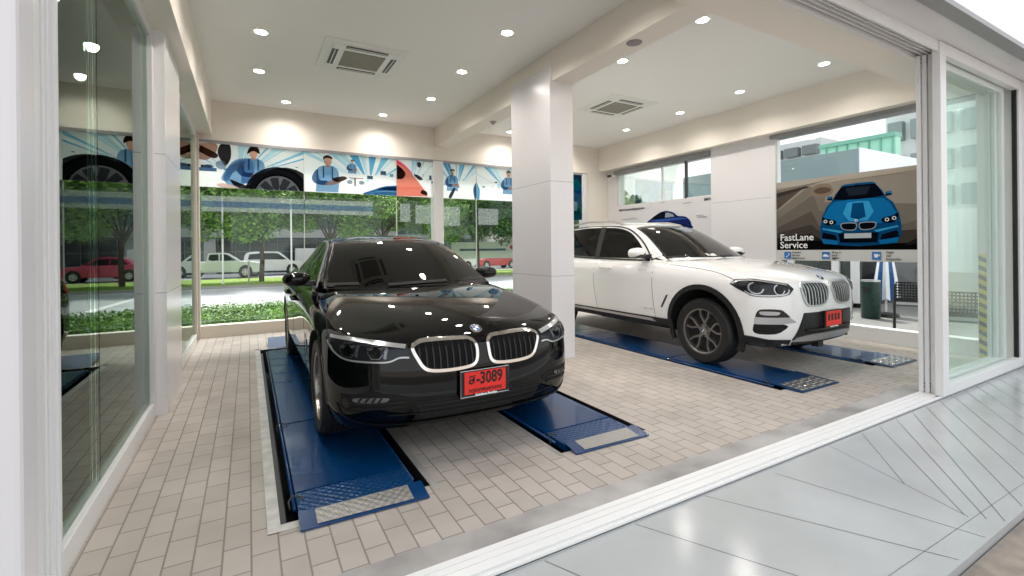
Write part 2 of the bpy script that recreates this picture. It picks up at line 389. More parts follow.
# foreground white jamb and pillar
sbox('wall_front_left', 'clad_plain', (-3.4, -.44, 1.43, 1.53, -.1, 3.05), bevel=.012)
sbox('trim_6', 'alu', (-1.4, -.452, 1.53, 1.60, 0, 3.05), (-1.4, -.485, 1.60, 1.86, 0, 3.05), (-.50, -.462, 1.66, 1.672, 0, 3.0), (-.50, -.472, 1.73, 1.742, 0, 3.0), (-.50, -.476, 1.80, 1.815, 0, 3.0), bevel=.003)
b = MB(); b.box(-.486, -.480, 1.70, 1.712, 1.02, 1.09); struct(b.build('trim_7', 'black'))
# front header, fascia
sbox('trim_8', 'alu', (-1.4, 7.3, 1.675, 1.69, 2.965, 3.06), (-1.4, 7.3, 1.69, 1.86, 3.02, 3.06), (-1.4, 7.3, 1.845, 1.86, 2.965, 3.02), (-1.4, 7.3, 1.73, 1.738, 2.985, 3.02), (-1.4, 7.3, 1.765, 1.773, 2.985, 3.02), (-1.4, 7.3, 1.80, 1.808, 2.985, 3.02))
sbox('wall_front_soffit', 'clad_plain', (-3.4, 14, 1.45, 1.675, 3.055, 3.12))
sbox('wall_front_fascia', mat('fascia_panel', (240, 242, 244), .3), (-3.4, 14, 1.38, 1.45, 3.07, 5.2))
sbox('trim_9', 'alu_grey', (-3.4, 14, 1.36, 1.46, 3.035, 3.075))
sbox('wall_front_right', 'clad_plain', (7.30, 14, 1.43, 1.86, -.1, 3.06))
sbox('trim_10', 'alu', (7.235, 7.30, 1.66, 1.86, -.01, 3.05))
# right wall
sbox('wall_right', 'clad_plain', (X1, 7.62, 5.63, 8.16, 0, 2.25), (X1, 7.62, 8.16, Y1, 0, 3.1), (X1, 7.62, 5.63, 8.16, 2.985, 3.1))
sbox('wall_right_pillar', 'clad', (7.36, 7.62, 4.50, 5.63, 0, 3.1))
sbox('wall_right_base', 'alu', (7.36, 7.55, 2.0, 4.50, 0, .19))
sbox('wall_right_head', 'alu_grey', (7.32, 7.55, 2.0, 4.50, 3.03, 3.1))
sbox('wall_right_end', 'clad_plain', (7.25, 7.62, 1.905, 2.03, 0, 3.06))
sbox('trim_11', 'alu', (7.36, 7.44, 4.43, 4.50, .19, 3.03), (7.36, 7.44, 2.03, 2.06, .19, 3.03))
b = MB(); b.box(7.39, 7.40, 2.06, 4.43, .19, 3.03); struct(b.build('window_3', 'glass'))
b = MB(); b.box(7.44, 7.45, 5.63, 8.16, 2.25, 2.985); struct(b.build('window_4', 'glass'))
b = MB(); b.box(7.42, 7.46, 5.63, 8.16, 2.25, 2.27); b.box(7.42, 7.46, 5.63, 8.16, 2.965, 2.985); b.box(7.42, 7.46, 6.84, 6.86, 2.25, 2.985); b.box(7.42, 7.46, 8.13, 8.16, 2.25, 2.985); b.box(7.42, 7.46, 5.63, 5.65, 2.25, 2.985); b.m = 1; b.box(7.42, 7.46, 6.22, 6.265, 2.25, 2.985)
struct(b.build('window_4_frame', ['alu', 'alu_dark']))
# back windows
b = MB()
for xa, xb in ((-.64, .812), (.820, 2.370), (2.378, 3.07), (3.27, 3.982), (3.990, 6.64)): b.box(xa, xb, Y1, Y1+.01, .175, 3.0)
struct(b.build('window_5', 'glass'))
b = MB()
for x in (.812, 2.370, 3.982, 5.30): b.box(x, x+.012, Y1-.006, Y1+.016, .175, 3.0)
struct(b.build('trim_12', 'alu'))
sbox('trim_13', 'alu', (3.07, 3.27, Y1-.07, Y1+.1, 0, 3.0), (6.64, 6.78, Y1-.05, Y1+.1, 0, 3.0), bevel=.006)
sbox('trim_17', 'alu_grey', (-.66, 6.78, Y1-.045, Y1+.05, 2.972, 3.02), (7.34, 7.5, 5.63, 8.2, 2.985, 3.06))
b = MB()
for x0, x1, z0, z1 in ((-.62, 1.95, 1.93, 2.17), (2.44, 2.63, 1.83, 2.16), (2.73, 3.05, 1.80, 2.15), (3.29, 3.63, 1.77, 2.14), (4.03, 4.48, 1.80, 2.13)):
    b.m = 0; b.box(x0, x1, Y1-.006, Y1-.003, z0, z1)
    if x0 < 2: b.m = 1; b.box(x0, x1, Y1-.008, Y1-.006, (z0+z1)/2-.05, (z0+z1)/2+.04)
struct(b.build('window_5_reflection', [film('pale_reflection', (205, 215, 215), .26), film('blue_reflection', (70, 120, 170), .32)]))  # see-through grey and blue bands standing in for reflections in the back glass
# ------------------------------------------------------------------ sliding doors stacked at the right
def sliding(y, x0, x1, label, dark=False):
    r = empty('sliding_door', (x0, y, 0)); w = x1-x0
    b = MB(); b.box(0, .075, -.016, .016, .006, 2.985); b.box(w-.07, w, -.016, .016, .006, 2.985); b.box(.075, w-.07, -.016, .016, .006, .115); b.box(.075, w-.07, -.016, .016, 2.90, 2.985)
    b.build('door_frame', 'alu', r, .003)
    b = MB(); b.box(.07, w-.065, -.004, .004, .11, 2.905); b.build('door_glass', 'glass_right', r)
    b = MB(); b.box(.070, .078, -.0165, .0165, .01, 2.98)
    b.build('door_gasket', 'rubber', r)
    b = MB()
    for z in (.055, .085): b.lathe([(.006, -.019), (.006, -.016)], 10, 'y', (.02, 0, z)); b.lathe([(.006, -.019), (.006, -.016)], 10, 'y', (.05, 0, z))
    for z in (2.92, 2.95): b.lathe([(.006, -.019), (.006, -.016)], 10, 'y', (.02, 0, z)); b.lathe([(.006, -.019), (.006, -.016)], 10, 'y', (.05, 0, z))
    b.build('door_bolts', 'black', r)
    tag(r, label, 'door', 'sliding glass doors stacked at the right of the opening'); return r
sliding(1.828, 5.18, 6.90, 'innermost of the stacked sliding glass doors, its white stile furthest left')
sliding(1.792, 5.20, 6.93, 'second sliding glass door from inside, just behind the innermost stile')
sliding(1.756, 5.22, 7.0, 'third sliding glass door, its grey edge between the others and the fixed pane')
# fixed pane in front
b = MB(); b.box(5.15, 5.27, 1.662, 1.72, .009, 3.05); b.box(7.14, 7.232, 1.662, 1.72, .009, 3.05); b.box(5.26, 7.14, 1.662, 1.72, .009, .10); b.box(5.26, 7.14, 1.662, 1.72, 2.95, 3.05)
struct(b.build('window_6_frame', 'alu', bevel=.004))
b = MB(); b.box(7.115, 7.14, 1.68, 1.715, .10, 2.95); struct(b.build('window_6_gasket', 'rubber'))
b = MB(); b.box(5.268, 7.115, 1.694, 1.704, .10, 2.96); struct(b.build('window_6', 'glass_right'))
# ------------------------------------------------------------------ ceiling fittings
def downlight(x, y, label, z=ZC):
    r = empty('downlight', (x, y, z)); b = MB(); b.lathe([(.060, -.001), (.078, -.007), (.080, -.001), (.080, 0)], 28); b.lathe([(.060, -.001), (.056, .0)], 28)
    b.build('trim_ring', 'white', r); b = MB(); b.lathe([(0, -.004), (.060, -.004), (.060, -.001)], 24); b.build('diffuser', 'white_em', r)
    l = bpy.data.lights.new('lamp', 'SPOT'); l.energy = DOWNLIGHT_W; l.spot_size = rad(155); l.spot_blend = 1.0; l.shadow_soft_size = .06; l.color = (1, .93, .86)
    o = bpy.data.objects.new('lamp', l); COL.objects.link(o); o.parent = r; o.location = (0, 0, -.02)
    tag(r, label, 'ceiling light', 'round recessed downlights'); return r
for x, y, t in ((.135, 5.62, 'downlight left of the left air conditioner, nearer of the pair in the left row'), (.138, 6.85, 'downlight left of the left air conditioner, further of the pair in the left row'),
                (.53, 8.08, 'downlight glowing on the back beam above the tyre poster'), (2.04, 8.09, 'downlight on the back beam above the clipboard poster, right of centre'),
                (2.48, 6.89, 'downlight between left air conditioner and middle beam, furthest of three'), (2.46, 5.65, 'downlight between left air conditioner and middle beam, middle of three'),
                (2.45, 4.40, 'downlight by the middle beam left of the column top, nearest of three'), (.13, 4.39, 'downlight in the left row above the front of the bay'),
                (4.08, 3.20, 'downlight nearest the front beam beside the ceiling speaker'), (4.08, 4.38, 'downlight between the ceiling speaker and the right air conditioner'),
                (4.08, 5.62, 'downlight hidden above the column in the right bay'), (4.56, 8.11, 'downlight seen left of the column top under the back beam'), (6.02, 8.10, 'downlight just right of the column in the far corner'),
                (6.47, 4.43, 'downlight in the right row, second nearest the front'), (6.44, 3.23, 'downlight in the right row nearest the front beam'),
                (6.54, 5.61, 'downlight in the right row just past the right air conditioner'), (6.53, 6.92, 'downlight in the right row, furthest from the front'),
                (2.45, 3.16, 'downlight by the middle beam near the opening'), (.13, 3.16, 'downlight in the left row nearest the opening')):
    downlight(x, y, t)
def cassette(x, y, label):
    r = empty('air_conditioner', (x, y, ZC)); s = .475; b = MB()
    b.prism([(-s, -s), (s, -s), (s, s), (-s, s)], 0, -.012, 'z', [(-s+.01, -s+.01), (s-.01, -s+.01), (s-.01, s-.01), (-s+.01, s-.01)])
    q = .36; b.prism([(-q-.03, -q-.03), (q+.03, -q-.03), (q+.03, q+.03), (-q-.03, q+.03)], -.012, -.028, 'z', [(-q, -q), (q, -q), (q, q), (-q, q)])
    b.build('panel', 'white', r, .004)
    b = MB(); g = .235; b.box(-g, g, -g, g, -.034, -.024); b.m = 1
    for k in range(16): t = -g+.02+k*(2*g-.04)/15; b.box(-g+.01, g-.01, t-.004, t+.004, -.037, -.034)
    b.build('intake_grille', ['grey_mesh', mat('grille_rib', (165, 162, 150), .6)], r)
    for dx, dy in ((1, 0), (-1, 0), (0, 1), (0, -1)):
        b = MB(); o = .335
        if dx: b.box(dx*o-.034, dx*o+.034, -.235, .235, -.030, -.026)
        else: b.box(-.235, .235, dy*o-.034, dy*o+.034, -.030, -.026)
        sl = b.build('air_slot', 'black', r); b = MB()
        if dx: b.box(dx*(o+.0)-.005, dx*(o+.0)+.005, -.22, .22, -.036, -.029)
        else: b.box(-.22, .22, dy*(o+.0)-.005, dy*(o+.0)+.005, -.036, -.029)
        b.build('louvre', 'white', sl, .002)
    tag(r, label, 'air conditioner', 'ceiling cassette air conditioners')
cassette(1.22, 5.85, 'square ceiling cassette air conditioner above the black sedan'); cassette(5.30, 5.84, 'square ceiling cassette air conditioner above the white SUV')
b = MB(); b.lathe([(0, -.012), (.06, -.010), (.072, -.006), (.076, 0)], 32); tag(b.build('ceiling_speaker', mat('speaker_grey', (150, 146, 140), .6), loc=(3.245, 3.32, 3.28)), 'round grey speaker grille on the underside of the middle beam', 'speaker')
b = MB(); b.lathe([(0, -.045), (.02, -.045), (.03, -.03), (.03, -.018), (.05, -.014), (.052, 0)], 24); tag(b.build('smoke_detector', mat('detector_grey', (170, 166, 160), .5), loc=(3.31, 6.42, 3.28)), 'small grey smoke detector under the middle beam', 'smoke detector')
r = empty('security_camera', (7.25, 8.2, 2.95)); b = MB(); b.box(-.03, .12, -.02, .02, .0, .03); b.build('bracket', 'white', r); b = MB(); b.lathe([(0, -.04), (.028, -.04), (.03, .05), (0, .05)], 16, 'y', (-.04, 0, 0)); b.build('camera_body', 'black', r, loc=(0, 0, .0))
tag(r, 'tiny black security camera in the far right corner under the beam', 'security camera')
# ------------------------------------------------------------------ lifts in the floor
ZP = .02
def runway(root, x0, x1, yf, kind, first):
    """one platform, front edge at yf"""
    R = empty('runway'); R.parent = root
    return R
def lift(loc, pair, kind, label):
    root = empty('car_lift', loc)
    for (a, c) in pair:
        w = c-a; P = MB(); segs = [2.74, 3.87, 5.12, 5.5, 5.89, 6.26, 6.83]
        ys = [segs[0]]+segs[1:]
        for ya, yb in zip(ys, ys[1:]): P.box(a, c, ya+.010, yb-.010, ZP-.05, ZP)
        P.m = 1; P.box(a+.01, c-.01, 2.74, 6.83, ZP-.075, ZP-.012)
        P.m = 2; P.tube([(a-.012, 2.6, ZP-.02), (a-.012, 6.83, ZP-.02)], .010, 8); P.tube([(c+.012, 2.6, ZP-.02), (c+.012, 6.83, ZP-.02)], .010, 8)
        pl = P.build('runway', ['blue', 'black', 'blue'], root, .0)
        T = MB()
        if kind == 'flap':
            T.box(a, c, 2.50, 2.736, ZP-.045, ZP-.001); T.build('tread_section', 'blue_tread', pl)
            F = MB(); z0, z1 = .004, ZP+.006
            F.add([(a-.005, 2.375, z0), (c+.03, 2.36, z0), (c+.03, 2.505, z1), (a-.005, 2.505, z1), (a-.005, 2.375, z0+.008), (c+.03, 2.36, z0+.008), (c+.03, 2.505, z1+.008), (a-.005, 2.505, z1+.008)], [(0, 3, 2, 1), (4, 5, 6, 7), (0, 1, 5, 4), (1, 2, 6, 5), (2, 3, 7, 6), (3, 0, 4, 7)])
            fl = F.build('ramp_flap', 'blue', pl)
            F = MB(); z = lambda y: z0+.010+(z1-z0)*(y-2.36)/.145
            F.add([(a+.07, 2.385, z(2.385)), (c-.05, 2.372, z(2.372)), (c-.05, 2.495, z(2.495)), (a+.07, 2.495, z(2.495))], [(0, 1, 2, 3)]); F.build('tread_plate', 'alu_tread', fl)
        else:
            F = MB(); z1 = ZP
            F.add([(a-.005, 2.345, .004), (c+.005, 2.345, .004), (c+.005, 2.745, z1), (a-.005, 2.745, z1), (a-.005, 2.345, .012), (c+.005, 2.345, .012), (c+.005, 2.745, z1+.008), (a-.005, 2.745, z1+.008)], [(0, 3, 2, 1), (4, 5, 6, 7), (0, 1, 5, 4), (1, 2, 6, 5), (2, 3, 7, 6), (3, 0, 4, 7)])
            fl = F.build('ramp_flap', 'blue', pl); F = MB(); zz = lambda y: .014+(z1-.004)*(y-2.345)/.4
            F.add([(a+.03, 2.36, zz(2.36)), (c-.03, 2.36, zz(2.36)), (c-.03, 2.575, zz(2.575)), (a+.03, 2.575, zz(2.575))], [(0, 1, 2, 3)]); F.m = 1
            for i in range(8):
                for j in range(4):
                    x = a+.07+i*(w-.14)/7; y = 2.385+j*.055+(.012 if i % 2 else 0); F.lathe([(.022, 0), (.016, .005), (0, .006)], 10, 'z', (x, y, zz(y)))
            F.build('tread_plate', [mat('ramp_steel', (120, 124, 128), .4, .7), 'chrome'] if 'ramp_steel' not in bpy.data.materials else [bpy.data.materials['ramp_steel'], 'chrome'], fl)
        for yy in (3.80, 2.63):
            H = MB(); x = a-.02; H.tube([(x-.012, yy, ZP-.03), (x-.02, yy+.01, ZP+.01), (x+.0, yy+.03, ZP+.025), (x+.04, yy+.035, ZP+.012), (x+.055, yy+.02, ZP+.004)], .005, 6); H.build('hook', 'alu_dark', pl)
        for yy in (3.2, 4.4, 5.6): G = MB(); G.box(a+.05, c-.05, yy-.04, yy+.04, -.298, -.03); G.build('scissor_arm', 'black', pl)
        U = MB(); U.add([(a+.02, 7.04, .004), (c-.02, 7.04, .004), (c-.02, 7.45, .09), (a+.02, 7.45, .09), (a+.02, 7.45, .0), (c-.02, 7.45, .0)], [(0, 1, 2, 3), (3, 2, 5, 4), (0, 3, 4), (1, 5, 2), (0, 4, 5, 1)]); U.build('rear_ramp', 'blue', pl)
    tag(root, label, 'car lift', 'scissor lifts set in the floor')
    return root
lift((0, 0, 0), ((.205, .79), (1.80, 2.38)), 'flap', 'blue scissor lift under the black sedan with chequered aluminium ramp ends')
lift((0, 0, 0), ((4.27, 4.88), (5.97, 6.56)), 'dots', 'blue scissor lift under the white SUV with studded steel ramp ends')
b = MB()
b.box(.066, .122, 2.43, 7.08, -.02, .004); b.box(.066, .30, 7.02, 7.08, -.02, .004); b.box(.066, .20, 2.43, 2.49, -.02, .0035)
struct(b.build('trim_14', 'frame_strip'))
sbox('trim_15', 'concrete', (.870, .905, 2.43, 4.2, -.02, .002), (1.70, 1.728, 2.42, 4.2, -.02, .002))
b = MB(); b.box(.124, .150, 2.52, 6.95, -.20, -.03); struct(b.build('trim_16', mat('pit_rail', (60, 64, 66), .4, .5)))
# ------------------------------------------------------------------ car builder
def subsurf_mesh(bm, lvl, name='m'):
    me = bpy.data.meshes.new(name); bm.to_mesh(me); bm.free()
    o = bpy.data.objects.new(name, me); COL.objects.link(o)
    md = o.modifiers.new('s', 'SUBSURF'); md.levels = lvl; md.render_levels = lvl
    dg = bpy.context.evaluated_depsgraph_get(); dg.update()
    r = bpy.data.meshes.new_from_object(o.evaluated_get(dg))
    bpy.data.objects.remove(o); bpy.data.meshes.remove(me)
    for p in r.polygons: p.use_smooth = True
    return r
def half_cage(vs, fs, creases):
    """mirror a half cage (x >= 0) across x = 0; creases: {(i, j): weight}"""
    bm = bmesh.new(); A = [bm.verts.new(v) for v in vs]; B = [bm.verts.new((-v[0], v[1], v[2])) if v[0] > 1e-6 else a for v, a in zip(vs, A)]
    cl = bm.edges.layers.float.new('crease_edge')
    for f in fs:
        bm.faces.new([A[i] for i in f]); bm.faces.new([B[i] for i in f][::-1])
    for (i, j), w in creases.items():
        for S in (A, B):
            e = bm.edges.get((S[i], S[j]))
            if e: e[cl] = w
    bmesh.ops.recalc_face_normals(bm, faces=bm.faces)
    return bm
def lerp(a, b, t): return a+(b-a)*t
def body_cage(sp):
    """sp: plan [(x, y)] front centre -> corner(4) -> sides -> corner -> rear centre; prof {station: [(offset, z)]}; hood {row: (yc, zc, z3)}"""
    P = sp['plan']; N = len(P); J = len(next(iter(sp['prof'].values()))); n = N-10
    ks = sorted(sp['prof'])
    def prof(i):
        for a, b in zip(ks, ks[1:]):
            if a <= i <= b:
                t = (i-a)/(b-a); return [(lerp(p[0], q[0], t), lerp(p[1], q[1], t)) for p, q in zip(sp['prof'][a], sp['prof'][b])]
    vs = []; idx = {}
    def V(key, co):
        idx[key] = len(vs); vs.append(co); return idx[key]
    for i in range(N):
        a, b = P[max(0, i-1)], P[min(N-1, i+1)]
        if i == 0: nn = Vector((0, -1))
        elif i == N-1: nn = Vector((0, 1))
        else: t = Vector((b[0]-a[0], b[1]-a[1])).normalized(); nn = Vector((t.y, -t.x))
        for j, (o, z) in enumerate(prof(i)):
            x = 0 if i in (0, N-1) else P[i][0]+nn.x*o
            V(('b', i, j), (x, P[i][1]+nn.y*o, z))
    R = n+1
    def edge(r, c, j):
        if r == 0: return ('b', c, j)
        if r == R: return ('b', 5+n+4-c, j)
        if c == 4: return ('b', 4+r, j)
    for r in range(1, R):
        yc, zc, z3 = sp['hood'][r]; X = vs[idx[('b', 4+r, J-1)]]; X0 = vs[idx[('b', 4+r, 0)]]
        for c, (fx, fz) in enumerate(((0, 0), (.3, .12), (.56, .4), (sp.get('c3', .8), 1))):
            V(('t', r, c), (X[0]*fx, yc+(X[1]-yc)*fx*fx, zc+(z3-zc)*fz))
            V(('u', r, c), (X0[0]*fx, X0[1], X0[2]))
    def T(r, c): return idx[edge(r, c, J-1) or ('t', r, c)]
    def U(r, c): return idx[edge(r, c, 0) or ('u', r, c)]
    fs = []
    for r in range(R):
        for c in range(4):
            fs.append((T(r, c), T(r, c+1), T(r+1, c+1), T(r+1, c))); fs.append((U(r, c), U(r+1, c), U(r+1, c+1), U(r, c+1)))
    for i in range(N-1):
        for j in range(J-1): fs.append((idx[('b', i, j)], idx[('b', i+1, j)], idx[('b', i+1, j+1)], idx[('b', i, j+1)]))
    cr = {}
    for i in range(N-1):
        for j, w in sp.get('crease', {}).items():
            cr[(idx[('b', i, j)], idx[('b', i+1, j)])] = w
    for r in range(1, R-1):
        cr[(T(r, 3), T(r+1, 3))] = sp.get('hoodcrease', .5)
    return half_cage(vs, fs, cr)
def house_cage(rows, crease=.5):
    """rows: [(C, Q, U, B)] greenhouse sheet"""
    vs = []; fs = []; cr = {}
    for k, r in enumerate(rows):
        C, Q, U, B = r; m = [lerp(U[i], B[i], .5) for i in range(3)]; m[0] += .018 if k else 0
        vs += [C, Q, U, m, B]
    for k in range(len(rows)-1):
        for c in range(4): a = k*5+c; fs.append((a, a+1, a+6, a+5))
        cr[(k*5+2, k*5+7)] = crease
    return half_cage(vs, fs, cr)
def bvh_of(me):
    return BVHTree.FromPolygons([v.co.copy() for v in me.vertices], [tuple(p.vertices) for p in me.polygons])
class Skin:
    """lays outlined patches and ribbons on a car surface by projection along a direction"""
    def __init__(s, trees): s.t = trees
    def hit(s, p, d):
        best = None
        for t in s.t:
            co, no, i, dist = t.ray_cast(p-d*6, d, 20)
            if co is not None and (best is None or dist < best[2]): best = (co, no, dist)
        return best
    def frame(s, d):
        d = Vector(d).normalized(); up = Vector((0, 0, 1)) if abs(d.z) < .8 else Vector((0, -1, 0))
        u = d.cross(up).normalized(); v = u.cross(d).normalized(); return d, u, v
    def patch(s, mb, pts3, d, off=.002, thick=.006, step=.03, smooth=3, closed=True, mirror=False, sink=None, rim=True):
        """pts3: outline points in car space (third value of the sharp flag optional as 4th)"""
        d, u, v = s.frame(d)
        p2 = [((Vector(p[:3]).dot(u)), Vector(p[:3]).dot(v)) + ((1,) if len(p) > 3 and p[3] else ()) for p in pts3]
        poly = smooth_poly(p2, smooth) if smooth > 1 else [q[:2] for q in p2]
        dense = []
        for i, a in enumerate(poly):
            c = poly[(i+1) % len(poly)]; k = max(1, int(math.ceil(math.hypot(c[0]-a[0], c[1]-a[1])/(step*.8))))
            dense += [(a[0]+(c[0]-a[0])*t/k, a[1]+(c[1]-a[1])*t/k) for t in range(k)]
        poly = dense; q, tr = fill_poly(poly, step); n = len(poly)
        top = []
        for a, b in q:
            h = s.hit(u*a+v*b, d)
            top.append(None if h is None else (h[0]-d*off, h[1]))
        good = [t for t in top if t]
        if not good: return
        for i, t in enumerate(top):
            if t is None:
                w = u*q[i][0]+v*q[i][1]; g = min(good, key=lambda g: ((g[0]-w)-d*(g[0]-w).dot(d)).length)
                top[i] = (w-d*w.dot(d)+d*g[0].dot(d), g[1])
        P = [t[0] for t in top]; B = [t[0]+d*(thick if sink is None else sink) for t in top[:n]]
        vs = P+B; m = len(P)
        fs = [t for t in tr]+([(i, (i+1) % n, m+(i+1) % n, m+i) for i in range(n)] if rim else [])
        mb.add(vs, fs, True)
        if mirror: mb.add([(-a.x, a.y, a.z) for a in vs], [f[::-1] for f in fs], True)
    def ribbon(s, mb, pts3, d, w=.01, h=.004, smooth=4, mirror=False, closed=False, step=None, w1=None):
        """a strip of width w standing h proud of the surface along a line"""
        d, u, v = s.frame(d)
        p2 = [((Vector(p[:3]).dot(u)), Vector(p[:3]).dot(v)) + ((1,) if len(p) > 3 and p[3] else ()) for p in pts3]
        c = smooth_poly(p2, smooth, closed); L = len(c); vs = []
        for i in range(L):
            a = Vector(c[(i-1) % L] if closed else c[max(0, i-1)]); b = Vector(c[(i+1) % L] if closed else c[min(L-1, i+1)])
            t = (b-a).normalized(); nn = Vector((-t.y, t.x)); ww = w if w1 is None else w+(w1-w)*i/(L-1)
            base = []
            for sgn in (-.5, .5):
                q = Vector(c[i])+nn*sgn*ww; hh = s.hit(u*q.x+v*q.y, d)
                base.append(hh[0] if hh else None)
            if base[0] is None and base[1] is None:
                base = [Vector(vs[-4])+0*d, Vector(vs[-1])] if vs else [Vector((0, 0, 0))]*2
            elif base[0] is None: base[0] = base[1]
            elif base[1] is None: base[1] = base[0]
            vs += [base[0]+d*.01, base[0]-d*h, base[1]-d*h, base[1]+d*.01]
        fs = []; R = L if closed else L-1
        for i in range(R):
            a, b = i*4, ((i+1) % L)*4
            fs += [(a, b, b+1, a+1), (a+1, b+1, b+2, a+2), (a+2, b+2, b+3, a+3)]
        if not closed: fs += [(0, 1, 2, 3), ((L-1)*4+3, (L-1)*4+2, (L-1)*4+1, (L-1)*4)]
        mb.add(vs, fs, True)
        if mirror: mb.add([(-a[0], a[1], a[2]) for a in vs], [f[::-1] for f in fs], True)
def boolean_cut(me, cutters, mat_index):
    """subtract closed cutter meshes; the faces they leave take mat_index"""
    o = bpy.data.objects.new('cut', me); COL.objects.link(o); cs = []
    for vs, fs in cutters:
        cm = bpy.data.meshes.new('c'); cm.from_pydata(vs, [], fs)
        bm = bmesh.new(); bm.from_mesh(cm); bmesh.ops.recalc_face_normals(bm, faces=bm.faces); bm.to_mesh(cm); bm.free()
        for _ in range(mat_index+1): cm.materials.append(None)
        for p in cm.polygons: p.material_index = mat_index
        c = bpy.data.objects.new('c', cm); COL.objects.link(c); cs.append(c)
        md = o.modifiers.new('b', 'BOOLEAN'); md.operation = 'DIFFERENCE'; md.object = c; md.solver = 'EXACT'
    dg = bpy.context.evaluated_depsgraph_get(); dg.update()
    r = bpy.data.meshes.new_from_object(o.evaluated_get(dg))
    for c in cs: bpy.data.objects.remove(c)
    bpy.data.objects.remove(o)
    return r
def cyl_cutter(x0, x1, y, z, r, n=64):
    vs = [(x, y+r*math.cos(2*PI*k/n), z+r*math.sin(2*PI*k/n)) for x in (x0, x1) for k in range(n)]
    return vs, [tuple(range(n)), tuple(range(n, 2*n))]+[(k, (k+1) % n, n+(k+1) % n, n+k) for k in range(n)]
def spoke(mb, r0, a0, r1, a1, w0, w1, x0, x1, dp=.022):
    """bar in the wheel plane (y, z) between polar points; x = outboard face position"""
    p0 = Vector((r0*math.cos(a0), r0*math.sin(a0))); p1 = Vector((r1*math.cos(a1), r1*math.sin(a1)))
    t = (p1-p0).normalized(); n = Vector((-t.y, t.x)); vs = []
    for p, w, x in ((p0, w0, x0), (p1, w1, x1)):
        for xx, ww in ((x-dp, w*.62), (x, w*.36), (x, -w*.36), (x-dp, -w*.62)):
            q = p+n*ww; vs.append((xx, q.x, q.y))
    mb.add(vs, [(0, 1, 2, 3), (7, 6, 5, 4), (0, 4, 5, 1), (1, 5, 6, 2), (2, 6, 7, 3), (3, 7, 4, 0)])
def make_wheel(parent, R, rimR, width, style, side, loc, name='wheel'):
    """outboard is +x before the side flip"""
    w = empty(name); w.parent = parent; w.location = loc
    if side < 0: w.rotation_euler = (0, 0, PI)
    h = width/2
    t = MB(); t.lathe([(rimR, -h*.9), (rimR+.02, -h), (R-.03, -h*.98), (R-.008, -h*.8), (R, -h*.5), (R, h*.5), (R-.008, h*.8), (R-.03, h*.98), (rimR+.02, h), (rimR+.003, h*.93), (rimR, h*.88), (rimR, -h*.9)], 56, 'x')
    t.m = 1
    for g in (-.42, -.14, .14, .42):
        t.lathe([(R+.0006, h*g-.004), (R+.0006, h*g+.004)], 56, 'x')
    for k in range(56):                         # shoulder tread blocks
        a = 2*PI*k/56
        for sx in (-1, 1):
            c, s_ = math.cos(a), math.sin(a)
            t.tube([(sx*h*.55, (R+.001)*c, (R+.001)*s_), (sx*h*.93, (R-.022)*c, (R-.022)*s_)], .0035, 4)
    t.build('tyre', ['tyre', 'black_matte'], w)
    r = MB(); r.lathe([(rimR-.012, -h*.8), (rimR-.018, h*.5), (rimR-.012, h*.85), (rimR+.006, h*.93), (rimR+.008, h*.86), (rimR+.001, h*.5), (rimR+.001, -h*.8), (rimR-.012, -h*.8)], 56, 'x')
    xo = h*.70; hub = .055
    rm = style.get('mat', 'rim')
    if style['kind'] == 'y5':
        for k in range(5):
            a = 2*PI*k/5+style.get('rot', .3)
            spoke(r, .04, a, rimR*.40, a, .050, .040, xo-.012, xo-.014, .035)
            for s_ in (-1, 1):
                spoke(r, rimR*.36, a+s_*.03, rimR*.70, a+s_*.30, .030, .024, xo-.014, xo-.004, .03)
                spoke(r, rimR*.69, a+s_*.295, rimR*.975, a+s_*.25, .024, .030, xo-.004, xo+.002, .03)
    else:
        nn = style.get('n', 10)
        for k in range(nn):
            a = 2*PI*k/nn+.1
            spoke(r, .045, a, rimR*.45, a, .03, .022, xo-.02, xo-.014, .03)
            for s_ in (-1, 1): spoke(r, rimR*.40, a+s_*.02, rimR*.98, a+s_*.13, .016, .016, xo-.014, xo, .03)
    r.lathe([(0, xo-.06), (.075, xo-.06), (.072, xo-.02), (.05, xo-.010), (.036, xo-.006), (0, xo-.005)], 28, 'x')
    for k in range(5):
        a = 2*PI*k/5+.9; r.m = 1; r.lathe([(.011, xo-.03), (.011, xo-.010), (0, xo-.010)], 10, 'x', (0, .056*math.cos(a), .056*math.sin(a)))
    r.m = 0
    r.build('rim', [rm, 'black'], w, sharp=35)
    c = MB(); c.lathe([(0, xo-.006), (.031, xo-.006), (.031, xo-.001), (.028, xo+.001), (0, xo+.002)], 24, 'x'); roundel_faces(c, (xo+.0025, 0, 0), (0, 1, 0), (0, 0, 1), (1, 0, 0), .028)
    c.build('centre_cap', ['chrome', 'roundel_black', 'roundel_blue', 'roundel_white'], w)
    b = MB(); b.lathe([(0, -.01), (.15, -.01), (.15, .012), (.06, .012), (.06, .03), (0, .03)], 40, 'x'); b.build('brake_disc', 'disc', w)
    b = MB(); pr = [(.155*math.cos(a), .155*math.sin(a)) for a in [PI*.75+.08*i for i in range(8)]]+[(.085*math.cos(a), .085*math.sin(a)) for a in [PI*.75+.08*i for i in range(8)][::-1]]
    b.prism(pr, -.03, .035, 'x'); b.build('brake_caliper', 'caliper', w, .004)
    return w
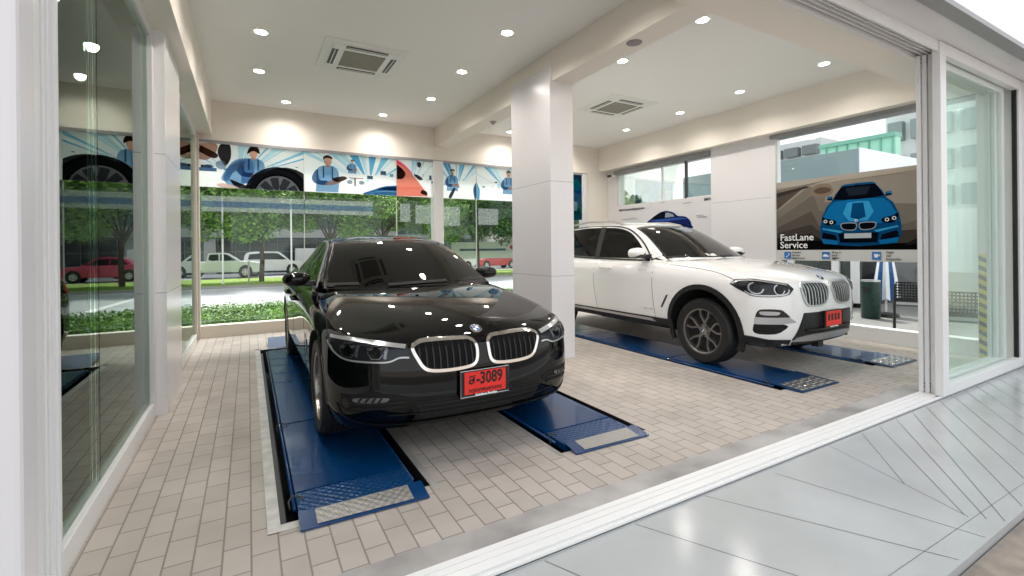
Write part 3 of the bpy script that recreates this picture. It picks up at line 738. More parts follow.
def roundel_faces(mb, O, U, V, N, r, letters=False):
    """round badge of blue and white quarters in a black ring: materials 0 chrome 1 black 2 blue 3 white"""
    O, U, V, N = map(Vector, (O, U, V, N)); n = 32
    def ring(r0, r1, h, m, a0=0, a1=2*PI):
        k = max(3, int(n*(a1-a0)/(2*PI))); vs = []; fs = []
        for i in range(k+1):
            a = a0+(a1-a0)*i/k; dd = U*math.cos(a)+V*math.sin(a); vs += [O+dd*r0+N*h, O+dd*r1+N*h]
        for i in range(k): fs.append((2*i, 2*i+1, 2*i+3, 2*i+2))
        mb.m = m; mb.add(vs, fs)
    ring(.93*r, r, .0006, 0); ring(.6*r, .94*r, .0003, 1); ring(.56*r, .62*r, .0007, 0)
    for q in range(4): ring(0.0001, .57*r, .0005, 2 if q in (1, 3) else 3, q*PI/2, (q+1)*PI/2)
    if letters:
        mb.m = 3
        for ch, a in (('B', 130), ('M', 90), ('W', 50)):
            a = rad(a); dd = U*math.cos(a)+V*math.sin(a); up = dd; rt = U*math.sin(a)-V*math.cos(a)
            put_text(mb, ch, r*.42, O+dd*r*.77+N*.001, rt, up, N, extrude=.0003, bold=.0004)
def outline_arc(y, z, r0, r1, a0, a1, n=20):
    o = [(0, y+r1*math.cos(rad(a)), z+r1*math.sin(rad(a)), 1) for a in [a0+(a1-a0)*i/n for i in range(n+1)]]
    return o+[(0, y+r0*math.cos(rad(a)), z+r0*math.sin(rad(a)), 1) for a in [a1+(a0-a1)*i/n for i in range(n+1)]]
# ------------------------------------------------------------------ printed posters
PC = {}
def pcol(c, tr):
    k = (c, tr)
    if k not in PC: PC[k] = film('print_%d_%d_%d' % c + ('_backlit' if tr else ''), c, .97 if tr else 1.0, tr)
    return PC[k]
def poster(name, O, U, V, N, w, h, layers, tr=.0, thick=.002, parent=None):
    """flat print: layers [(rgb, [(u, v) in 0..1])] stacked a hair apart, clipped to the sheet"""
    O, U, V, N = map(Vector, (O, U, V, N)); b = MB(); mats = []; idx = {}
    def m(c):
        if c not in idx: idx[c] = len(mats); mats.append(pcol(c, tr))
        return idx[c]
    def clip(p):
        for ax, lim, sg in ((0, 0, 1), (0, 1, -1), (1, 0, 1), (1, 1, -1)):
            out = []
            for i in range(len(p)):
                a, c = p[i-1], p[i]; fa, fc = sg*(a[ax]-lim), sg*(c[ax]-lim)
                if (fa >= 0) != (fc >= 0): t = fa/(fa-fc); out.append((a[0]+(c[0]-a[0])*t, a[1]+(c[1]-a[1])*t))
                if fc >= 0: out.append(c)
            p = out
            if len(p) < 3: return []
        return p
    for k, (c, poly) in enumerate(layers):
        b.m = m(c); z = thick+k*.00025; p = clip([tuple(q[:2]) for q in poly])
        if len(p) < 3: continue
        # drop repeats
        q = [p[0]]
        for s in p[1:]:
            if abs(s[0]-q[-1][0])+abs(s[1]-q[-1][1]) > 1e-5: q.append(s)
        if abs(q[0][0]-q[-1][0])+abs(q[0][1]-q[-1][1]) < 1e-5: q.pop()
        if len(q) < 3: continue
        pts, tr_ = fill_poly(q)
        b.add([O+U*(x*w)+V*(y*h)+N*z for x, y in pts], tr_)
    o = b.build(name, mats, parent)
    return o
def ell(cx, cy, rx, ry, n=20, a0=0, a1=360): return [(cx+rx*math.cos(rad(a0+(a1-a0)*i/n)), cy+ry*math.sin(rad(a0+(a1-a0)*i/n))) for i in range(n+(a1-a0 < 360))]
def rect(x0, x1, y0, y1): return [(x0, y0), (x1, y0), (x1, y1), (x0, y1)]
def sp(pts, n=4): return smooth_poly(pts, n)
WH, LB, MBL, DB, SK, HR, OV = (255, 255, 255), (200, 234, 246), (110, 190, 226), (24, 62, 104), (232, 176, 150), (50, 34, 32), (132, 172, 206)
def workshop(seed, n=18):
    """bright blue-white workshop background of slanting ceiling lines"""
    rn = random.Random(seed); L = [(WH, rect(0, 1, 0, 1))]; vx = rn.uniform(.3, .7)
    for i in range(n):
        x = rn.uniform(-.3, 1.3); w = rn.uniform(.01, .05); c = rn.choice([LB, LB, (140, 205, 232), (215, 240, 250), MBL])
        L.append((c, [(vx+(x-vx)*.35, .52), (vx+(x-vx)*.35+w*.3, .52), (x+w, 1.02), (x-w, 1.02)]))
    for i in range(n//2):
        x = rn.uniform(0, 1); y = rn.uniform(.25, .6); s = rn.uniform(.02, .07); L.append((rn.choice([LB, (120, 170, 190), (60, 90, 110), (200, 225, 235)]), rect(x, x+s, y, y+s*rn.uniform(.5, 2))))
    L.append((WH, [(0, 0), (1, 0), (1, .25), (.5, .34), (0, .22)]))
    return L
def mechanic(x, y, s, a=.5, flip=1):
    """man in blue overalls, s = height of head in sheet heights, a = sheet h/w"""
    f = lambda pts: [(x+flip*px*s*a, y+py*s) for px, py in pts]
    return [(OV, f(sp([(-1.3, -3.2, 1), (-1.2, -1.6), (-1.1, -.6), (-.5, -.2), (.5, -.2), (1.1, -.7), (1.2, -1.8), (1.1, -3.2, 1)]))),
            ((78, 112, 150), f(sp([(-1.1, -.6), (-1.7, -1.6), (-1.3, -2.3), (-.2, -2.4), (-.1, -1.9), (-.9, -1.8)]))),
            (SK, f(sp([(-.3, -2.4), (.8, -2.3), (1.4, -2.0), (1.3, -1.7), (.2, -1.9)]))),
            (SK, f(ell(0, .35, .42, .52))), (SK, f(rect(-.2, .2, -.35, 0))),
            (HR, f(sp([(-.48, .45), (-.45, .85), (0, 1.05), (.45, .85), (.46, .6), (.2, .72), (-.25, .70)]))),
            ((60, 90, 130), f(rect(-.55, -.40, -1.6, -.25))), ((60, 90, 130), f(rect(.40, .55, -1.6, -.25)))]
def big_tyre(cx, cy, r, a):
    f = lambda k, dx=0, dy=0: [(cx+dx+x*r*a*k, cy+dy+y*r*k) for x, y in ell(0, 0, 1, 1, 36)]
    L = [((20, 24, 28), f(1.0, .16*a)), ((34, 38, 44), f(1.0)), ((55, 60, 66), f(.92)), ((16, 18, 22), f(.74)), ((222, 230, 238), f(.70)), ((120, 130, 140), f(.64))]
    for k in range(10):
        t = 2*PI*k/10+.2
        L.append(((235, 240, 246), [(cx+a*r*(.08*math.cos(t+1.5)), cy+r*.08*math.sin(t+1.5)), (cx+a*r*.66*math.cos(t-.12), cy+r*.66*math.sin(t-.12)), (cx+a*r*.66*math.cos(t+.12), cy+r*.66*math.sin(t+.12)), (cx-a*r*(.08*math.cos(t+1.5)), cy-r*.08*math.sin(t+1.5))]))
    L += [((30, 40, 60), f(.16)), ((225, 230, 236), f(.10))]
    return L
PZ0, PZ1, PY = 2.30, 2.972, Y1-.022
def wp(x0, x1, layers, label, z0=PZ0):
    o = poster('window_poster', (x0, PY, z0), (1, 0, 0), (0, 0, 1), (0, -1, 0), x1-x0, PZ1-z0, layers, .85)
    tag(o, label, 'poster', 'printed posters along the top of the back windows'); return o
A = (PZ1-PZ0)/1.45
wp(-.65, .812, workshop(1, 10)+[((196, 150, 130), sp([(0, .62, 1), (0, .98, 1), (.16, .99), (.15, .78), (.08, .62)])), ((70, 40, 34), sp([(0, .80, 1), (.13, .66), (.17, .76), (.02, .94, 1)])), ((28, 22, 24), sp([(.17, .80), (.20, 1.0), (.28, 1.0), (.29, .72), (.25, .52), (.21, .58)]))]
   + [((60, 100, 140), rect(0, .16, .36, .44)), ((30, 40, 56), rect(.02, .12, .44, .50)), ((150, 170, 190), ell(.20, .52, .05, .10)), ((150, 190, 220), ell(.09, .47, .05, .05))]
   + [(OV, sp([(.22, .20), (.26, .48), (.36, .66), (.44, .72), (.50, .60), (.48, .2), (.3, .05)]))]+mechanic(.50, .76, .20, .46)+[(OV, sp([(.20, .22), (.30, .60), (.40, .70), (.40, .50), (.30, .34), (.27, .16)])), ((150, 186, 214), sp([(.24, .30), (.33, .58), (.38, .60), (.31, .36)])), (HR, sp([(.44, .82), (.47, .99), (.54, 1.0), (.56, .84), (.50, .90)])), ((30, 26, 28), sp([(.28, .20), (.40, .10), (.50, .06), (.46, .0), (.34, .02)]))] + big_tyre(.74, -.16, .72, .46/1.0)
   + [((235, 200, 190), sp([(.36, .02), (.22, .10), (.16, .04), (.3, -.04)]))],
   'backlit window poster of a mechanic in blue holding a large tyre, at the left')
wp(.820, 2.370, workshop(2)+mechanic(.24, .72, .22, .44)+[((60, 40, 36), sp([(.28, .36), (.40, .44), (.44, .38), (.34, .28)]))]+mechanic(.50, .80, .085, .44)+[((190, 90, 70), rect(.46, .62, .40, .42)), ((120, 50, 50), rect(.52, .535, .2, .42)), ((140, 160, 170), ell(.47, .3, .03, .05)), ((140, 160, 170), ell(.60, .3, .03, .05))]
   + [((40, 110, 160), sp([(.62, .0), (.74, .14), (.86, .24), (1.0, .28, 1), (1.0, 0, 1)])), ((20, 60, 100), sp([(.78, .14), (.88, .22), (1.0, .24, 1), (1, .15, 1)])), ((210, 240, 250), sp([(.70, .05), (.85, .12), (1, .12, 1), (1, .09, 1), (.85, .09)]))],
   'backlit window poster of a mechanic reading a clipboard in a blue workshop')
wp(2.378, 3.065, workshop(3, 10)+[((238, 140, 118), sp([(0, .0, 1), (0, .98, 1), (.14, .90), (.42, .62), (.75, .22), (.86, .02, 1)])), ((250, 120, 170), sp([(0, .88, 1), (0, .99, 1), (.22, .86), (.42, .66), (.36, .66), (.14, .84)])), ((18, 16, 20), sp([(0, .46, 1), (0, .86, 1), (.14, .76), (.24, .62), (.16, .48)])), ((40, 30, 36), sp([(.66, .10), (.84, .06), (.82, .16), (.70, .20)])),
   ((50, 40, 44), sp([(.46, .62), (.60, .60), (.72, .50), (.60, .48)])), ((60, 40, 40), ell(.62, .90, .06, .08)), ((250, 170, 150), [(0, .22), (.8, .22), (.8, .235), (0, .235)])],
   'backlit window poster of an orange car nose, left of the window post')
wp(3.275, 3.982, workshop(4)+mechanic(.28, .70, .15, .9)+[((50, 60, 70), sp([(.16, .05), (.30, .30), (.36, .28), (.24, .02)])), ((40, 90, 130), sp([(.9, .3), (1, .5), (1, .1), (.95, 0)]))], 'backlit window poster of a crouching worker, right of the window post')
wp(3.990, 5.30, workshop(5)+mechanic(.56, .76, .17, .5)+[((205, 60, 50), ell(.27, .42, .008, .014)), ((90, 170, 210), sp([(0, 0, 1), (0, .5, 1), (.05, .3), (.04, 0, 1)]))], 'backlit window poster of a small figure in blue beside the column')
wp(5.31, 6.63, [((20, 60, 90), rect(0, 1, 0, 1))]+[((rn_.randint(10, 60), rn_.randint(70, 170), rn_.randint(120, 210)), ell(rn_.random(), rn_.random(), .09, .14, 8)) for rn_ in [random.Random(9)] for _ in range(26)]+[(WH, rect(.05, .2, .5, .8)), ((220, 240, 250), rect(.6, .9, .2, .4))], 'dark blue window poster right of the column in the back corner', 1.95)
# large advert on the right-hand glass (faces the room: reading direction is -y)
def frame_xy(o, u, v): return o
adv = empty('wall_poster', (7.385, 4.47, 1.087))
U, V, N = (0, -1, 0), (0, 0, 1), (-1, 0, 0); w, h = 1.885, 1.235
k = w/h
road = [((146, 139, 129), rect(0, 1, .13, 1)), ((170, 164, 154), [(0, .93), (1, .93), (1, 1), (0, 1)]), ((120, 112, 104), [(0, .80), (.28, .92), (.5, .97), (0, .90)]), ((84, 76, 70), [(0, .82), (.25, .905), (0, .62)]), ((60, 54, 50), [(0, .86), (.26, .915), (.30, .90), (0, .80)]),
        ((120, 113, 104), [(0, .60), (.28, .90), (.42, .86), (.40, .70), (1, .60), (1, .13), (0, .13)]), ((106, 99, 91), [(0, .50), (.32, .80), (.36, .60), (.9, .40), (1, .45), (1, .13), (0, .13)]), ((86, 79, 73), [(0, .40), (.3, .60), (.36, .42), (1, .30), (1, .13), (0, .13)]), ((66, 60, 56), [(0, .34), (.30, .44), (.4, .30), (1, .34), (1, .13), (0, .13)]), ((36, 33, 32), [(0, .28), (.3, .33), (.4, .22), (.92, .20), (1, .27), (1, .13), (0, .13)]), ((14, 14, 16), [(0, .20), (.35, .24), (.9, .17), (1, .2), (1, .13), (0, .13)]),
        ((130, 116, 100), sp([(.30, .86), (.36, .92), (.44, .90), (.46, .80), (.38, .76), (.31, .79)])), ((90, 76, 66), sp([(.32, .84), (.37, .88), (.44, .86), (.44, .82), (.37, .80)])), ((170, 160, 146), [(.46, .96), (1, .99), (1, .94), (.5, .91)]), ((140, 130, 116), [(.46, .93), (1, .95), (1, .935), (.5, .915)])]
B1, B2, B3, BK = (18, 104, 160), (10, 70, 116), (52, 150, 200), (8, 14, 22)
cx = .63
def sym(pts): return [(cx+x, y) for x, y in pts]+[(cx-x, y) for x, y in pts[::-1]]
carf = [((10, 12, 14), sym([(.30, .20), (.27, .16), (0, .145)])), (B2, sym([(0, .86), (.105, .865), (.15, .78), (.175, .70), (.215, .64), (.248, .52), (.262, .40), (.262, .28), (.235, .20), (0, .17)])), (B1, sym([(0, .71), (.16, .69), (.20, .63), (.235, .52), (.24, .44), (.13, .42), (0, .44)])), (B3, sym([(0, .68), (.07, .67), (.10, .55), (.06, .46), (0, .46)])), (B2, sym([(0, .66), (.035, .66), (.05, .5), (0, .47)])),
        ((14, 84, 132), sym([(0, .885), (.09, .88), (.118, .86), (0, .865)])), (BK, sym([(0, .865), (.112, .855), (.165, .72), (.10, .705), (0, .70)])), ((30, 38, 48), sym([(0, .84), (.08, .835), (.06, .75), (0, .745)])), 
        (BK, [(cx-.21, .72), (cx-.17, .71), (cx-.175, .755), (cx-.205, .76)]), (BK, [(cx+.21, .72), (cx+.17, .71), (cx+.175, .755), (cx+.205, .76)]), (B1, [(cx-.208, .735), (cx-.178, .73), (cx-.18, .757), (cx-.204, .762)]), (B1, [(cx+.208, .735), (cx+.178, .73), (cx+.18, .757), (cx+.204, .762)])]
for s_ in (-1, 1):
    q = lambda pts: [(cx+s_*x, y) for x, y in pts]
    carf += [((16, 20, 24), q(sp([(.245, .52), (.215, .50), (.150, .47), (.155, .43), (.21, .42), (.24, .46)]))), ((230, 236, 240), q(ell(.222, .468, .013, .02))), ((230, 236, 240), q(ell(.180, .455, .013, .02))), (BK, q(ell(.222, .468, .008, .012))), (BK, q(ell(.180, .455, .008, .012))),
             ((140, 150, 158), q(sp([(.012, .435), (.10, .44), (.118, .41), (.095, .36), (.02, .355)]))), (BK, q(sp([(.017, .425), (.095, .43), (.110, .408), (.09, .368), (.024, .365)]))), (BK, q([(.15, .30), (.24, .34), (.25, .27), (.2, .23), (.14, .24)])), (B3, q([(.10, .345), (.24, .39), (.25, .375), (.12, .325)])), (B1, q([(.13, .235), (.25, .265), (.24, .21), (.14, .19)]))]
carf += [(BK, sym([(0, .325), (.13, .32), (.12, .215), (0, .21)])), ((176, 186, 192), rect(cx-.09, cx+.085, .262, .318)), (WH, ell(cx-.01, .462, .010, .014)), ((30, 60, 110), ell(cx-.01, .462, .006, .009))]
foot = [((206, 206, 204), rect(0, 1, 0, .13))]
poster('printed_sheet', (0, 0, 0), U, V, N, w, h, road+carf+foot, 0, .003, adv)
b = MB(); Ov, Uv, Vv, Nv = (map(Vector, ((0, 0, 0), U, V, N)))
def at(u, v, n=.026): return Ov+Uv*(u*w)+Vv*(v*h)+Nv*n
put_text(b, 'FastLane', .145, at(.055, .285), U, V, N, align='LEFT', bold=.0018); put_text(b, 'Service', .145, at(.055, .190), U, V, N, align='LEFT', bold=.0018)
b.build('slogan', 'roundel_white', adv)
for u, lines in ((.155, ('Contact', 'service', 'department')), (.455, ('Bring in', 'your', 'BMW')), (.805, ('Enjoy', 'our', 'hospitality'))):
    b = MB()
    for i, t in enumerate(lines): put_text(b, t, .040, at(u, .103-.037*i), U, V, N, align='LEFT', bold=.0006)
    b.build('caption', 'black', adv)
def g(u, pts):
    if pts[0] is not None: ic.add([at(u+x, y, .0275) for x, y in pts], [tuple(range(len(pts)))])
def icon(u):
    global ic
    ic = MB(); ic.m = 1; ic.add([at(u, .022), at(u+.055, .022), at(u+.055, .108), at(u, .108)], [(0, 1, 2, 3)]); ic.m = 0
M['icon_blue'] = mat('icon_blue', (40, 116, 190), .4)
def icon_done(): ic.build('icon', ['roundel_white', 'icon_blue'], adv)
icon(.09); g(.09, [(.012, .045), (.020, .036), (.044, .078), (.038, .092), (.033, .085), (.036, .076), (.024, .052), (.018, .054)])
icon_done(); icon(.385); g(.385, [(.006, .050), (.050, .050), (.050, .064), (.038, .068), (.030, .080), (.016, .080), (.012, .068), (.006, .066)])
icon_done(); icon(.72); g(.72, [(.012, .085), (.040, .085), (.036, .050), (.030, .044), (.022, .044), (.016, .050)]); g(.72, [(.042, .080), (.050, .076), (.048, .062), (.039, .060), (.040, .066), (.044, .068), (.044, .073), (.041, .075)])
icon_done()
tag(adv, 'large advert of a blue coupe on a track, three blue icons below', 'poster')
M['heading'] = mat('heading_grey', (60, 60, 64), .5)
# print of a blue coupe on the right wall
pr = empty('wall_print', (7.395, 8.14, 1.10))
w2, h2 = 2.5, 1.14
c0 = lambda x, y: (x, y)
def cp(pts): return [(.355+x*.462, .44+y*.40) for x, y in pts]
car2 = [((200, 200, 202), rect(0, 1, 0, 1)), ((28, 40, 96), sp(cp([(0, .30), (.02, .55), (.10, .66), (.20, .80), (.35, .95), (.50, .97), (.64, .86), (.72, .72), (.88, .66), (.97, .50), (1.0, .30), (.96, .14), (.06, .14)]))),
        ((20, 24, 34), sp(cp([(.12, .66), (.22, .80), (.36, .91), (.50, .92), (.62, .82), (.67, .70), (.4, .66)]))), ((60, 90, 160), sp(cp([(.10, .60), (.4, .62), (.7, .64), (.92, .58), (.7, .55), (.3, .52)]))), ((150, 160, 175), cp([(.44, .68), (.45, .90), (.52, .90), (.62, .80), (.65, .70)])), ((14, 14, 18), cp([(.40, .66), (.41, .92), (.44, .92), (.44, .66)])),
        ((20, 20, 24), cp(ell(.22, .16, .10, .20))), ((20, 20, 24), cp(ell(.78, .16, .10, .20))), ((170, 172, 176), cp(ell(.22, .16, .07, .14))), ((170, 172, 176), cp(ell(.78, .16, .07, .14)))]
for x0, x1, y in ((.06, .24, .74), (.20, .27, .90), (.52, .56, .985), (.74, .82, .93), (.86, .93, .70), (.87, .96, .67)): car2.append(((150, 152, 156), rect(x0, x1, y, y+.010)))
poster('printed_sheet', (0, 0, 0), U, V, N, w2, h2, car2[1:], 0, .0025, pr)
b = MB()
put_text(b, 'BMW ConnectedDrive Service', .062, Vector((-.004, -.05, 1.06)), U, V, N, align='LEFT', bold=.0016); b.build('print_heading', 'heading', pr); b = MB(); put_text(b, 'BMW', .07, Vector((-.004, -2.42, 1.09)), U, V, N, bold=.002)
b.build('print_heading', 'heading', pr)
tag(pr, 'wall print of a dark blue coupe with small captions, behind the white SUV', 'wall print')
# hazard tape on the end pillar
b = MB(); b.box(7.247, 7.249, 1.93, 2.02, .02, 1.20); b.m = 1
z = .03
while z < 1.13:
    b.add([(7.2465, 1.93, z), (7.2465, 2.02, z+.05), (7.2465, 2.02, z+.10), (7.2465, 1.93, z+.05)], [(0, 1, 2, 3)]); z += .105
tag(b.build('hazard_tape', [mat('tape_yellow', (206, 190, 70), .5), mat('tape_black', (52, 60, 60), .5)]), 'yellow and black hazard tape on the pillar behind the right glass', 'hazard tape')
# ------------------------------------------------------------------ outside
GZ = -.80
M['asphalt'] = mat('road_surface', (176, 178, 180), .8, var=(1.2, .06))
M['kerb'] = mat('kerb_concrete', (150, 148, 142), .8)
M['lawn'] = mat('lawn_green', (128, 158, 62), .9, var=(3, .25))
M['leaf'] = mat('leaf_green', (84, 128, 50), .55, var=(1.5, .5)); M['leaf_light'] = mat('leaf_light_green', (132, 172, 70), .55, var=(1.5, .35))
M['bark'] = mat('bark', (70, 60, 50), .9, bump=(20, .5))
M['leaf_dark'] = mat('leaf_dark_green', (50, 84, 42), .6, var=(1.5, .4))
sbox('ground', 'kerb', (-90, 120, 8.8, 90, GZ-.3, GZ-.02))
sbox('road', 'asphalt', (-90, 120, 12.5, 31.2, GZ-.1, GZ))
sbox('kerb', 'kerb', (-90, 120, 31.2, 31.6, GZ-.1, GZ+.14))
sbox('lawn', 'lawn', (-90, 120, 31.6, 39.0, GZ-.1, GZ+.16))
sbox('road_far', 'asphalt', (-90, 120, 39.0, 47.5, GZ-.1, GZ+.165))
b = MB()
for k in range(-8, 12): b.box(k*6.0+1.0, k*6.0+3.4, 25.2, 25.4, GZ+.002, GZ+.006)
b.quad((3.6, 20.6, GZ+.004), (3.9, 20.6, GZ+.004), (2.9, 31.0, GZ+.004), (2.6, 31.0, GZ+.004)); b.box(-90, 120, 30.6, 30.75, GZ+.002, GZ+.006)
struct(b.build('road_markings', mat('road_paint', (235, 235, 235), .7)))
def leaf_cloud(rn, blobs, n, size, mats, name, parent=None, shell=.75):
    """thousands of small leaf cards gathered on rounded clumps"""
    vs = []; fs = []; mi = []; tot = sum(b_[3]*b_[4] for b_ in blobs)
    for (x, y, z, rx, rz) in blobs:
        for _ in range(max(8, int(n*rx*rz/tot))):
            t = rn.random()*2*PI; c = rn.uniform(-1, 1); s_ = math.sqrt(1-c*c); r = rn.uniform(shell, 1.08)
            p = Vector((x+rx*r*s_*math.cos(t), y+rx*r*s_*math.sin(t), z+rz*r*c))
            a = Vector((rn.gauss(0, 1), rn.gauss(0, 1), rn.gauss(0, .6))).normalized(); b_ = a.cross(Vector((rn.gauss(0, 1), rn.gauss(0, 1), 1))).normalized()
            s2 = size*rn.uniform(.6, 1.4); k = len(vs); vs += [p-a*s2, p-b_*s2*.5, p+a*s2, p+b_*s2*.5]; fs.append((k, k+1, k+2, k+3)); mi.append(0 if rn.random() < .6 else 1)
    me = bpy.data.meshes.new(name); me.from_pydata(vs, [], fs)
    for m in mats: me.materials.append(M[m])
    me.polygons.foreach_set('material_index', mi); me.update()
    return obj_from(name, me, parent)
# hedge right behind the windows
sbox('ground_bed', mat('soil', (70, 60, 48), .9), (-3, 9.5, 8.9, 10.9, GZ-.1, -.35))
rn = random.Random(4)
hd = empty('hedge', (0, 0, 0)); bl = []
for i in range(64):
    for j in range(5): bl.append((-2.6+i*.19, 9.1+j*.40, .15+rn.uniform(-.015, .015), .24, .15))
leaf_cloud(rn, bl, 90000, .021, ['leaf_light', 'leaf'], 'foliage', hd, .6)
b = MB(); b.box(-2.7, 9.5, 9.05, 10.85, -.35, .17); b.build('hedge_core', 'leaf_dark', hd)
tag(hd, 'low clipped green hedge outside the back windows', 'hedge')
def tree(x, y, h, r, label, seed, dark=False):
    rn = random.Random(seed); root = empty('tree', (x, y, GZ+.1)); b = MB()
    b.tube([(0, 0, 0), (.06, .05, h*.2), (-.05, .0, h*.42)], .16, 8, .11)
    tips = []
    for k in range(7):
        a = 2*PI*k/7+rn.uniform(-.3, .3); L = r*rn.uniform(.6, .95); e = (L*math.cos(a), L*math.sin(a), h*rn.uniform(.58, .86)); m_ = (e[0]*.45, e[1]*.45, h*.55)
        b.tube([(-.05, 0, h*rn.uniform(.32, .42)), m_, e], .075, 6, .02); tips.append(e)
    b.build('trunk', 'bark', root); bl = []
    for e in tips:
        for _ in range(4): bl.append((e[0]+rn.uniform(-.6, .6)*r*.5, e[1]+rn.uniform(-.6, .6)*r*.5, e[2]+rn.uniform(-.5, .5)*r*.4, r*rn.uniform(.26, .44), r*rn.uniform(.20, .32)))
    for _ in range(16): bl.append((rn.uniform(-.6, .6)*r, rn.uniform(-.6, .6)*r, h*rn.uniform(.42, .98), r*rn.uniform(.32, .48), r*rn.uniform(.24, .36)))
    leaf_cloud(rn, bl, 20000, .12, ['leaf_dark', 'leaf'] if dark else ['leaf', 'leaf_light'], 'foliage', root, .55)
    tag(root, label, 'tree', 'street trees beyond the road')
TL = [(-5.5, 34.2, 7.0, 2.6, 'street tree at the far left behind the side glass'), (-3.5, 35.4, 7.6, 2.8, 'leafy street tree above the rear of the silver pickup'), (.72, 34.4, 7.6, 3.2, 'street tree with a forked trunk above the silver pickup cab'),
      (5.0, 34.5, 7.6, 2.9, 'street tree above the white car beside the lorry'), (8.8, 35.0, 7.8, 3.0, 'street tree behind the roof of the black sedan'), (12.6, 34.4, 7.6, 2.9, 'street tree left of the window post above the black sedan'),
      (16.4, 34.8, 7.2, 2.8, 'street tree right of the window post'), (20.0, 34.4, 7.6, 3.0, 'darker street tree beside the red oval banner'), (24.5, 35.5, 8, 3.2, 'street tree seen just left of the white column'), (30, 36, 8, 3.2, 'street tree hidden beside the white column'), (34.2, 37, 8.0, 2.0, 'street tree seen in the far corner window')]
for i, (x, y, h, r, lb) in enumerate(TL): tree(x, y, h, r, lb, 20+i, i in (6, 7, 8, 10))
# office building with a glass curtain wall across the street
bd = empty('office_building', (0, 0, 0)); b = MB(); b.box(-40, 24, 52.3, 60, GZ, 17); b.build('facade_glass', mat('dark_facade_glass', (62, 80, 84), .12, 0, 0, .6, var=(.35, .5)), bd)
b = MB()
for k in range(5): z = GZ+3.4+k*3.3; b.box(-40, 24.1, 51.95, 52.3, z, z+.45)
for k in range(54): x = -39.5+k*1.2; b.box(x, x+.07, 52.1, 52.3, GZ, 17)
for k in range(14): z = GZ+.9+k*1.15; b.box(-40, 24, 52.15, 52.3, z, z+.06)
b.build('mullions', mat('facade_metal', (128, 136, 136), .5), bd)
b = MB(); 
for x in (-14, -3.5, 7): b.box(x, x+.9, 50.2, 51.0, GZ, 3.2)
b.box(-20, 14, 49.8, 52, 2.6, 3.4); b.build('entrance_canopy', mat('canopy_grey', (150, 152, 150), .7), bd)
tag(bd, 'grey glass office building behind the street trees', 'building')
bd = empty('pale_building', (0, 0, 0)); b = MB(); b.box(25, 42, 50, 60, GZ, 14); b.build('wall', mat('pale_render', (196, 194, 186), .8), bd)
M['far_window'] = mat('far_window', (60, 74, 80), .2)
for j in range(4):
    b = MB()
    for i in range(7): b.box(25.6+i*2.4, 27.4+i*2.4, 49.95, 50.05, GZ+1.0+j*3.2, GZ+2.8+j*3.2)
    b.build('window_band', 'far_window', bd); tag(bd, 'pale building with window bands beyond the trees on the right', 'building')
# banner
bn = empty('street_banner', (21.0, 38.6, GZ)); b = MB(); b.box(-5.4, 5.2, -.03, .03, 1.25, 2.75); b.build('banner_sheet', mat('banner_white', (206, 210, 214), .6), bn)
b = MB(); b.add([(1.6+1.1*math.cos(t)*1.0, -.045, 2.25+.32*math.sin(t)) for t in [2*PI*i/24 for i in range(24)]], [tuple(range(24))]); b.m = 1
put_text(b, 'Sukhumvit', .5, (-2.2, -.045, 2.0), (1, 0, 0), (0, 0, 1), (0, -1, 0)) if False else b.box(-4.6, .1, -.045, -.035, 1.95, 2.15)
b.build('banner_print', [mat('banner_red', (196, 40, 44), .5), mat('banner_blue', (70, 90, 120), .5)], bn)
for x in (-5.4, 5.2): b = MB(); b.tube([(x, 0, 0), (x, 0, 2.8)], .04, 6); b.build('banner_post', 'alu_grey', bn)
tag(bn, 'white banner with a red oval mark beyond the road', 'banner')
for x, y, lb in ((-1.35, 33.0, 'slim white pole on the verge left of the silver pickup'), (2.35, 32.4, 'short grey bollard on the verge between the pickup and the white car'), (-.0, 32.6, 'short grey bollard in front of the pickup front wheel')):
    hh = 7.5 if 'white' in lb else 1.3
    b = MB(); b.tube([(0, 0, 0), (0, 0, hh)], .05, 8); b.tube([(0, 0, hh), (0, 0, hh+.05)], .07, 8); tag(b.build('street_pole', 'alu_grey' if hh < 3 else 'white', loc=(x, y, GZ+.15)), lb, 'pole')
